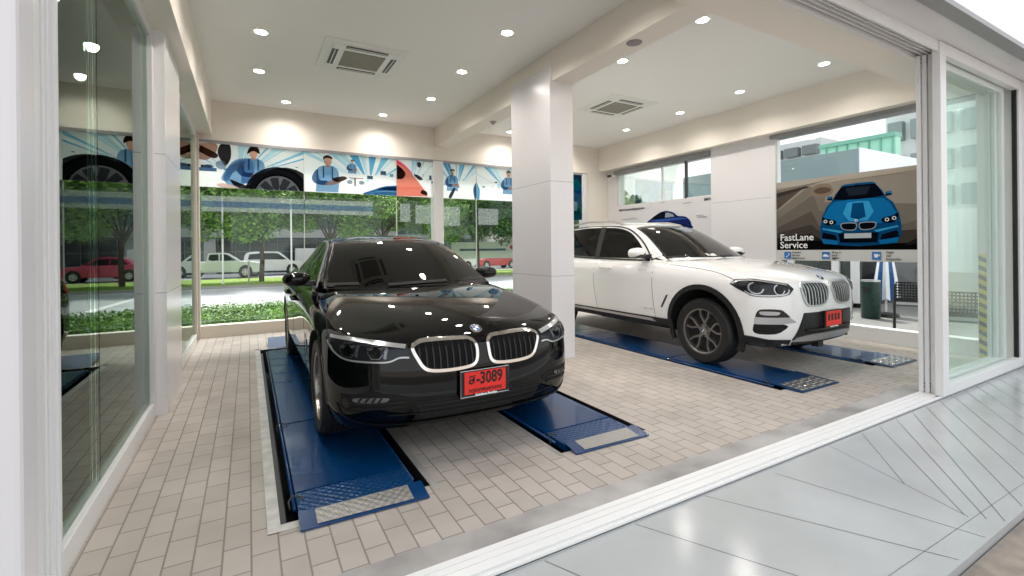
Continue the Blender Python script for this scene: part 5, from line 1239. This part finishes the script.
def black_sedan(loc):
    root = empty('sedan', loc)
    L = LS
    lines = [([(-.89, .53, .745), (-.86, .8, .83), (-.85, 1.1, .875), (-.845, 1.4, .92), (-.80, 1.55, .95)], TP),
             ([(-1, 1.62, .90), (-1, 1.64, .7), (-1, 1.60, .45), (-1, 1.58, .26)], L), ([(-1, 2.68, .93), (-1, 2.70, .7), (-1, 2.68, .27)], L),
             ([(-1, 3.52, .92), (-1, 3.50, .80), (-1, 3.36, .55), (-1, 3.34, .27)], L), ([(-1, 1.60, .262), (-1, 2.4, .27), (-1, 3.3, .275)], L)]
    sk, low, up = make_shell(root, SEDAN, 'car_black', 'gap', lines)
    # windscreen
    b = MB(); ws = [(-.775, 0, .93), (-.735, 0, 1.045), (-.66, 0, 1.19), (-.60, 0, 1.30), (-.565, 0, 1.352, 1), (-.40, 0, 1.372), (-.2, 0, 1.381), (0, 0, 1.384), (.2, 0, 1.381), (.40, 0, 1.372), (.565, 0, 1.352, 1), (.60, 0, 1.30), (.66, 0, 1.19), (.735, 0, 1.045), (.775, 0, .93, 1), (0, 0, .92, 1)]
    up.patch(b, ws, FR, .006, .02, .04, 3); b.build('windscreen', 'car_glass', root)
    b = MB(); up.ribbon(b, ws[:14], FR, .016, .005, 3); b.build('windscreen_seal', 'black', root)
    b = MB(); rw = [(-.56, 0, 1.32), (0, 0, 1.375), (.56, 0, 1.32), (.62, 0, 1.08, 1), (-.62, 0, 1.08, 1)]
    up.patch(b, rw, (0, -1, 0), .003, .01, .06, 3); b.build('rear_window', 'car_glass', root)
    for s_ in (-1, 1):
        wins = [[(-1, 1.80, .965, 1), (-1, 2.10, 1.165), (-1, 2.36, 1.30), (-1, 2.66, 1.352, 1), (-1, 2.66, .975, 1)],
                [(-1, 2.73, .975, 1), (-1, 2.73, 1.358, 1), (-1, 3.1, 1.355), (-1, 3.38, 1.325, 1), (-1, 3.52, 1.0, 1)],
                [(-1, 3.56, 1.005, 1), (-1, 3.43, 1.315, 1), (-1, 3.62, 1.27), (-1, 3.84, 1.17), (-1, 3.86, 1.06, 1)]]
        for w in wins:
            b = MB(); up.patch(b, S(w, s_), D(L, s_), .003, .01, .06, 3); b.build('side_window', 'car_glass', root)
        b = MB(); up.ribbon(b, S([(-1, 1.74, .95, 1), (-1, 2.10, 1.185), (-1, 2.36, 1.322), (-1, 2.70, 1.375), (-1, 3.1, 1.375), (-1, 3.45, 1.332), (-1, 3.84, 1.195), (-1, 3.92, 1.06, 1), (-1, 3.0, .965), (-1, 1.76, .95, 1)], s_), D(L, s_), .016, .007, 4); b.build('window_trim', 'satin', root)
        # headlight
        hl = [(-.90, .55, .700), (-.893, .484, .668), (-.873, .401, .637), (-.847, .333, .610), (-.806, .269, .596), (-.716, .176, .590), (-.61, .109, .588), (-.575, .098, .604), (-.545, .088, .610), (-.485, .064, .610, 1), (-.496, .08, .647, 1), (-.49, .10, .693, 1), (-.638, .204, .716), (-.784, .356, .736), (-.872, .52, .736)]
        dd = D((.35, .94, 0), s_); b = MB(); low.patch(b, S(hl, s_), dd, .004, .02, .03, 3); hd = b.build('headlight', 'lamp_dark', root)
        b = MB(); low.ribbon(b, S([(-.872, .52, .728), (-.784, .356, .724), (-.638, .204, .703), (-.50, .11, .680)], s_), dd, .017, .010, 4, w1=.022)
        low.ribbon(b, S([(-.893, .52, .700), (-.88, .42, .655), (-.845, .333, .620), (-.80, .269, .605), (-.716, .176, .598), (-.61, .109, .596), (-.545, .088, .618), (-.49, .07, .616)], s_), dd, .009, .010, 4)
        b.build('light_strip', 'lamp_glow', hd)
        for cx, cy, cz, r in ((-.800, .31, .662, .046), (-.668, .165, .652, .042)):
            b = MB(); ring = [(cx+q*math.cos(a)*.94, cy-q*math.cos(a)*.35, cz+q*.86*math.sin(a), 1) for a, q in [(rad(t), r*1.15) for t in (60, 120, 180, 240, 300, 345)]]
            low.ribbon(b, S(ring, s_), dd, .006, .012, 1)
            low.patch(b, S([(cx-.052, cy+.02, cz+.024, 1), (cx+.045, cy-.02, cz+.028, 1), (cx+.038, cy-.02, cz+.014, 1), (cx-.045, cy+.02, cz+.010, 1)], s_), dd, .012, .01, .02, 1)
            low.patch(b, S([(cx+.050, cy-.02, cz+.030, 1), (cx+.070, cy-.025, cz+.026, 1), (cx+.060, cy-.022, cz-.040, 1), (cx+.044, cy-.018, cz-.035, 1)], s_), dd, .010, .01, .02, 1); b.m = 1
            low.patch(b, S([(cx+.028*math.cos(a)*.94, cy-.028*math.cos(a)*.35, cz+.028*math.sin(a)) for a in [PI*i/6 for i in range(12)]], s_), dd, .016, .012, .012, 2)
            b.build('projector', ['lamp_ring', 'car_glass'], hd)
        kidney(sk, root, [(-.455, 0, .665), (-.425, 0, .694), (-.35, 0, .706), (-.127, 0, .702), (-.075, 0, .693), (-.046, 0, .665), (-.042, 0, .61), (-.055, 0, .553), (-.10, 0, .528), (-.223, 0, .520), (-.34, 0, .526), (-.395, 0, .548), (-.43, 0, .602)], s_, 'fin', 9, .020, .010, .009, .008)
        # lower side intake with fog lamp
        b = MB(); low.patch(b, S([(-.845, 0, .400, 1), (-.60, 0, .405), (-.48, 0, .375, 1), (-.50, 0, .335), (-.80, 0, .29, 1), (-.85, 0, .31, 1)], s_), FR, .003, .02, .04, 3)
        b.m = 1
        for z in (.315, .345): low.ribbon(b, S([(-.80, 0, z), (-.65, 0, z+.004), (-.52, 0, z+.012)], s_), FR, .010, .012, 3)
        b.build('bumper_intake', ['black_matte', 'black'], root)
        b = MB(); low.patch(b, S([(-.79, 0, .372), (-.76, 0, .383), (-.62, 0, .385), (-.60, 0, .374), (-.63, 0, .358), (-.77, 0, .355)], s_), FR, .012, .02, .04, 3); b.m = 1
        for x in (-.755, -.72, -.685, -.65): low.ribbon(b, S([(x-.008, 0, .358), (x+.008, 0, .384)], s_), FR, .010, .018, 2)
        b.build('fog_lamp', ['lamp_ring', 'black'], root)
        # sculpted edges of the bumper
        b = MB(); low.ribbon(b, S([(-.87, 0, .33), (-.83, 0, .255), (-.70, 0, .215), (-.45, 0, .205), (0, 0, .203)], s_), FR, .014, .010, 4)
        low.ribbon(b, S([(-.60, 0, .272), (-.40, 0, .268), (0, 0, .266)], s_), FR, .008, .008, 3)
        b.build('lip_trim', 'black', root)
        mirror_part(root, s_, (s_*.955, 1.93, 1.018), 'car_black', 1.08)
        for yy in (2.46, 3.30):
            b = MB(); x = s_*.945; b.tube([(x-s_*.015, yy-.10, .80), (x+s_*.012, yy-.08, .80), (x+s_*.014, yy+.08, .81), (x-s_*.015, yy+.10, .81)], .014, 8); b.build('door_handle', 'car_black', root)
        b = MB(); low.ribbon(b, S([(-1, 1.46, .44, 1), (-1, 1.42, .56, 1), (-1, 1.50, .585), (-1, 1.56, .58)], s_), D(L, s_), .012, .006, 2); b.build('fender_vent', 'satin', root)
        for ax in SEDAN['axles']: b = MB(); low.ribbon(b, outline_part(ax, .35, .372, s_), D(L, s_), .012, .003, 1); b.build('arch_lip', 'car_black', root)
        b = MB(); low.patch(b, S([(-.9, 4.75, .95, 1), (-.9, 4.4, .90), (-.9, 4.38, .82), (-.9, 4.8, .78, 1)], s_), D((.8, -.6, 0), s_), .003, .02, .05, 2); b.build('tail_light', 'plate_red', root)
    # centre intake between the plate and the lip
    b = MB(); low.patch(b, [(-.46, 0, .345, 1), (.46, 0, .345, 1), (.40, 0, .235, 1), (-.40, 0, .235, 1)], FR, .003, .02, .05, 1); b.m = 1
    for z in (.262, .292, .322): low.ribbon(b, [(-.43, 0, z), (0, 0, z), (.43, 0, z)], FR, .010, .010, 4)
    b.build('centre_intake', ['black_matte', 'black'], root)
    h = low.hit(Vector((0, .16, .75)), Vector((0, .45, -.893)))
    n = h[1].normalized(); v = (Vector((0, 0, 1))-n*n.z).normalized(); b = MB()
    b.add(*disc(h[0]+n*.001, Vector((1, 0, 0)), v, n, .041, .005)); roundel_faces(b, h[0]+n*.007, (1, 0, 0), v, n, .040, True)
    b.build('bonnet_badge', ['chrome', 'roundel_black', 'roundel_blue', 'roundel_white'], root)
    licence_plate(root, (-.008, .010, .425), .318, .142, None, 'ส-3089', 'กรุงเทพมหานคร', 'Autohaus Prestige')
    for s_ in (-1, 1):
        for y in SEDAN['axles']: make_wheel(root, .338, .232, .245, dict(kind='multi', n=10, mat='rim_dark'), s_, (s_*.80, y, .338-.015))
    for s_ in (-.5, .28): b = MB(); up.ribbon(b, [(s_+.0, 0, .99), (s_-.25, 0, .985), (s_-.55 if s_ > 0 else s_-.2, 0, .975)], FR, .02, .015, 3); b.build('wiper', 'black_matte', root)
    return root
def outline_part(y, z, r, s_, a0=-12, a1=192, n=26):
    return [(s_, y+r*math.cos(rad(a)), z+r*math.sin(rad(a)), 1) for a in [a0+(a1-a0)*i/n for i in range(n+1)]]
def disc(O, U, V, N, r, h, n=28):
    vs = []
    for hh in (0, h): vs += [O+U*r*math.cos(2*PI*k/n)+V*r*math.sin(2*PI*k/n)+N*hh for k in range(n)]
    return vs, [tuple(range(n))[::-1], tuple(range(n, 2*n))]+[(k, (k+1) % n, n+(k+1) % n, n+k) for k in range(n)]
def white_suv(loc):
    root = empty('suv', loc); L = LS
    lines = [([(-.90, .50, .96), (-.87, .8, 1.02), (-.865, 1.1, 1.055), (-.85, 1.4, 1.09), (-.82, 1.56, 1.11)], TP),
             ([(-1, 1.585, 1.07), (-1, 1.60, .8), (-1, 1.565, .40)], L), ([(-1, 2.70, 1.09), (-1, 2.72, .8), (-1, 2.66, .40)], L),
             ([(-1, 3.56, 1.09), (-1, 3.50, .95), (-1, 3.30, .66), (-1, 3.26, .40)], L)]
    sk, low, up = make_shell(root, SUV, 'car_white', 'gap_soft', lines)
    b = MB(); ws = [(-.77, 0, 1.09), (-.72, 0, 1.20), (-.65, 0, 1.35), (-.60, 0, 1.47), (-.575, 0, 1.532, 1), (-.40, 0, 1.556), (-.2, 0, 1.566), (0, 0, 1.568), (.2, 0, 1.566), (.40, 0, 1.556), (.575, 0, 1.532, 1), (.60, 0, 1.47), (.65, 0, 1.35), (.72, 0, 1.20), (.77, 0, 1.09, 1), (0, 0, 1.08, 1)]
    up.patch(b, ws, FR, .006, .02, .04, 3); b.build('windscreen', 'car_glass', root)
    b = MB(); up.ribbon(b, ws[:14], FR, .022, .006, 3); b.build('windscreen_seal', 'black', root)
    b = MB(); up.patch(b, [(-.56, 0, 1.50), (0, 0, 1.53), (.56, 0, 1.50), (.64, 0, 1.18, 1), (-.64, 0, 1.18, 1)], (0, -1, 0), .003, .01, .06, 3); b.build('rear_window', 'car_glass', root)
    for s_ in (-1, 1):
        wins = [[(-1, 1.80, 1.125, 1), (-1, 1.98, 1.30), (-1, 2.24, 1.470), (-1, 2.50, 1.545), (-1, 2.80, 1.568, 1), (-1, 2.70, 1.130, 1)],
                [(-1, 2.79, 1.135, 1), (-1, 2.89, 1.570, 1), (-1, 3.25, 1.575), (-1, 3.58, 1.555, 1), (-1, 3.62, 1.16, 1)],
                [(-1, 3.70, 1.17, 1), (-1, 3.66, 1.55, 1), (-1, 3.90, 1.50), (-1, 4.10, 1.36), (-1, 4.10, 1.23)]]
        for w in wins:
            b = MB(); up.patch(b, S(w, s_), D(L, s_), .003, .01, .06, 3); b.build('side_window', 'car_glass', root)
        b = MB(); up.patch(b, S([(-1, 2.69, 1.13, 1), (-1, 2.79, 1.575, 1), (-1, 2.90, 1.578, 1), (-1, 2.80, 1.13, 1)], s_), D(L, s_), .005, .01, .04, 1); b.build('door_pillar_trim', 'black', root); b = MB(); up.patch(b, S([(-1, 3.61, 1.16, 1), (-1, 3.57, 1.562, 1), (-1, 3.67, 1.555, 1), (-1, 3.71, 1.17, 1)], s_), D(L, s_), .005, .01, .04, 1); b.build('door_pillar_trim', 'black', root)
        b = MB(); up.ribbon(b, S([(-1, 1.70, 1.105, 1), (-1, 1.93, 1.315), (-1, 2.20, 1.482), (-1, 2.48, 1.565), (-1, 2.95, 1.597), (-1, 3.6, 1.583), (-1, 3.92, 1.53), (-1, 4.15, 1.36)], s_), D(L, s_), .016, .006, 4)
        up.ribbon(b, S([(-1, 1.74, 1.105, 1), (-1, 2.7, 1.118), (-1, 3.6, 1.145)], s_), D(L, s_), .022, .008, 4); b.build('window_trim', 'black', root)
        hl = [(-.921, .543, .882, 1), (-.893, .503, .930, 1), (-.839, .376, .942), (-.77, .272, .930), (-.58, .126, .890, 1), (-.545, .092, .838, 1), (-.60, .102, .785, 1), (-.705, .134, .763), (-.869, .303, .765), (-.892, .359, .788), (-.917, .471, .841)]
        dd = D((.45, .89, 0), s_); b = MB(); low.patch(b, S(hl, s_), dd, .004, .02, .03, 2); hd = b.build('headlight', 'lamp_dark', root)
        b = MB(); low.ribbon(b, S([(-.915, .53, .885), (-.885, .49, .918), (-.835, .37, .928), (-.77, .272, .917), (-.60, .13, .880)], s_), dd, .012, .010, 3)
        low.ribbon(b, S([(-.600, .11, .835), (-.625, .105, .797), (-.705, .134, .778), (-.865, .303, .779), (-.895, .40, .815)], s_), dd, .014, .010, 3)
        b.build('light_strip', 'lamp_glow', hd)
        for cx, cy, cz, r in ((-.835, .33, .850, .058), (-.690, .165, .833, .052)):
            b = MB(); ring = [(cx+r*1.0*math.cos(a)*.90, cy-r*math.cos(a)*.44, cz+r*.95*math.sin(a)) for a in [rad(100+42*i) for i in range(7)]]
            low.ribbon(b, S(ring, s_), dd, .009, .012, 2); b.m = 1
            low.patch(b, S([(cx+.030*math.cos(a)*.90, cy-.030*math.cos(a)*.44, cz+.030*math.sin(a)) for a in [PI*i/6 for i in range(12)]], s_), dd, .014, .012, .012, 2)
            b.build('projector', ['lamp_glow', 'car_glass'], hd)
        kidney(sk, root, [(-.455, 0, .840), (-.425, 0, .882), (-.36, 0, .898), (-.16, 0, .897), (-.085, 0, .888), (-.045, 0, .850), (-.055, 0, .775), (-.10, 0, .695), (-.19, 0, .664), (-.33, 0, .660), (-.40, 0, .680), (-.44, 0, .750)], s_, 'satin', 8, .020, .016, .013, .014, 'satin')
        b = MB(); low.patch(b, S(on(low, [(-.866, 0, .560, 1), (-.858, 0, .612), (-.83, 0, .640), (-.709, 0, .638), (-.655, 0, .612), (-.600, 0, .560, 1)]), s_), D((.5, .87, 0), s_), .004, .02, .04, 3); fg = b.build('fog_lamp', 'clad_black', root)
        b = MB(); low.patch(b, S(on(low, [(-.848, 0, .604), (-.835, 0, .620), (-.719, 0, .616), (-.708, 0, .602), (-.73, 0, .584), (-.83, 0, .584)]), s_), D((.5, .87, 0), s_), .012, .02, .04, 3); b.build('fog_lens', 'lamp_glow', fg)
        b = MB(); low.patch(b, S(on(low, [(-.868, 0, .558, 1), (-.611, 0, .559, 1), (-.530, 0, .508, 1), (-.674, 0, .494), (-.868, 0, .490, 1)]), s_), D((.5, .87, 0), s_), .008, .02, .04, 2); b.build('bumper_blade', 'satin', root)
        b = MB(); low.patch(b, S(on(low, [(-.868, 0, .490, 1), (-.662, 0, .490, 1), (-.615, 0, .468), (-.66, 0, .425), (-.72, 0, .392), (-.835, 0, .388), (-.866, 0, .42)]), s_), D((.5, .87, 0), s_), .003, .02, .04, 2); b.m = 1
        low.ribbon(b, S(on(low, [(-.85, 0, .44), (-.75, 0, .438), (-.66, 0, .452)]), s_), D((.5, .87, 0), s_), .008, .014, 3); b.build('bumper_vent', ['black_matte', 'black'], root)
        for ax in SUV['axles']:
            b = MB(); low.patch(b, [(s_*p[0], p[1], p[2], 1) for p in arch_ring(ax, .374, .428, .482)], D(L, s_), .012, .03, .05, 1); b.build('arch_cladding', 'clad_black', root)
        b = MB(); low.patch(b, S([(-1, 1.30, .41, 1), (-1, 3.30, .41, 1), (-1, 3.30, .30, 1), (-1, 1.30, .30, 1)], s_), D(L, s_), .012, .03, .05, 1); b.build('sill_cladding', 'clad_black', root)
        b = MB(); low.patch(b, S([(-1, 1.62, .392, 1), (-1, 3.26, .400, 1), (-1, 3.26, .368, 1), (-1, 1.56, .358, 1)], s_), D(L, s_), .024, .02, .05, 1); b.build('sill_trim', 'satin', root)
        b = MB(); low.patch(b, S([(-.894, .45, .37, 1), (-.86, .32, .36, 1), (-.771, .226, .335, 1), (-.56, .115, .326, 1), (-.53, .16, .255, 1), (-.72, .26, .250, 1), (-.84, .40, .262, 1), (-.875, .47, .30, 1)], s_), D((.62, .78, 0), s_), .008, .03, .03, 1); b.build('bumper_skirt', 'clad_black', root)
        mirror_part(root, s_, (s_*.990, 1.78, 1.195), 'car_white', 1.12, 'black')
        for yy in (2.47, 3.38):
            b = MB(); x = s_*.945; b.tube([(x-s_*.02, yy-.12, .99), (x+s_*.015, yy-.09, .992), (x+s_*.017, yy+.09, 1.0), (x-s_*.02, yy+.12, 1.0)], .016, 8); b.build('door_handle', 'car_white', root)
        b = MB(); low.patch(b, S([(-1, 1.345, .705, 1), (-1, 1.37, .700, 1), (-1, 1.462, .548, 1), (-1, 1.44, .545, 1)], s_), D(L, s_), .006, .015, .05, 1); b.build('fender_vent', 'clad_black', root)
        b = MB()
        for yy in (0, 1): low.ribbon(b, S([(-1, 1.60+.09*yy, .505), (-1, 1.66+.09*yy, .508)], s_), D(L, s_), .012, .004, 1)
        b.build('door_lettering', 'satin', root)
        b = MB(); b.tube([(s_*.585, 2.45, 1.60), (s_*.575, 2.7, 1.655), (s_*.57, 3.2, 1.675), (s_*.575, 3.7, 1.64), (s_*.59, 3.95, 1.575)], .014, 8); b.build('roof_rail', 'satin', root)
        b = MB(); low.patch(b, S([(-.9, 4.6, 1.05, 1), (-.9, 4.3, 1.02), (-.9, 4.3, .92), (-.9, 4.6, .90, 1)], s_), D((.8, -.6, 0), s_), .003, .02, .05, 2); b.build('tail_light', 'plate_red', root)
    b = MB(); low.patch(b, [(-.535, 0, .330, 1), (-.44, 0, .595, 1), (.44, 0, .595, 1), (.535, 0, .330, 1), (.50, 0, .262, 1), (-.50, 0, .262, 1)], FR, .010, .03, .05, 1); b.m = 1
    low.ribbon(b, [(-.42, 0, .425), (0, 0, .418), (.42, 0, .425)], FR, .018, .03, 4); b.m = 2
    low.patch(b, [(-.40, 0, .412, 1), (.40, 0, .412, 1), (.38, 0, .385, 1), (-.38, 0, .385, 1)], FR, .018, .01, .05, 1)
    b.build('bumper_insert', ['clad_black', 'black', 'black_matte'], root)
    b = MB(); low.patch(b, [(-.545, 0, .305, 1), (-.50, 0, .350, 1), (-.3, 0, .372), (0, 0, .375), (.3, 0, .372), (.50, 0, .350, 1), (.545, 0, .305, 1), (0, 0, .290)], FR, .022, .03, .05, 3); b.build('skid_plate', 'satin', root)
    b = MB(); b.box(-.06, .04, .12, .2, .20, .262); b.build('tow_bracket', 'black', root, .008)
    h = low.hit(Vector((0, .13, .94)), Vector((0, .45, -.893)))
    n = h[1].normalized(); v = (Vector((0, 0, 1))-n*n.z).normalized(); b = MB()
    b.add(*disc(h[0]+n*.001, Vector((1, 0, 0)), v, n, .041, .005)); roundel_faces(b, h[0]+n*.007, (1, 0, 0), v, n, .040, True)
    b.build('bonnet_badge', ['chrome', 'roundel_black', 'roundel_blue', 'roundel_white'], root)
    b = MB(); b.box(-.19, .19, .018, .08, .44, .60); b.build('plate_holder', 'clad_black', root, .01)
    licence_plate(root, (-.01, -.004, .520), .315, .150, None, '', '', 'Autohaus Prestige', 'black')
    b = MB()
    for k in range(4): b.box(-.125+.062*k, -.090+.062*k, -.0115, -.009, .500, .570)
    b.build('plate_characters', 'plate_dark', root)
    for s_ in (-1, 1):
        for y in SUV['axles']: make_wheel(root, .362, .245, .25, dict(kind='y5', rot=.25), s_, (s_*.815, y, .362-.022))
    b = MB(); up.patch(b, [(-.19, 0, 1.155, 1), (-.20, 0, 1.185, 1), (-.05, 0, 1.185, 1), (-.03, 0, 1.155, 1)], FR, .006, .004, .05, 1); b.build('windscreen_sticker', 'white', root)
    for s_ in (-.5, .28): b = MB(); up.ribbon(b, [(s_+.0, 0, 1.155), (s_-.25, 0, 1.15), (s_-.2, 0, 1.14)], FR, .02, .015, 3); b.build('wiper', 'black_matte', root)
    return root
def arch_ring(y, z, r0, r1, a0=-24, a1=204, n=26):
    A = [a0+(a1-a0)*i/n for i in range(n+1)]
    return [(1, y+r1*math.cos(rad(a)), z+r1*math.sin(rad(a))) for a in A]+[(1, y+r0*math.cos(rad(a)), z+r0*math.sin(rad(a))) for a in A[::-1]]
sedan = black_sedan((1.33, 2.70, .035)); tag(sedan, 'glossy black sedan with chrome twin grille and red plate on the left lift', 'car', 'cars on the lifts')
suv = white_suv((5.28, 2.58, .042)); tag(suv, 'white SUV with grey Y-spoke wheels parked on the lift behind the white column', 'car', 'cars on the lifts')
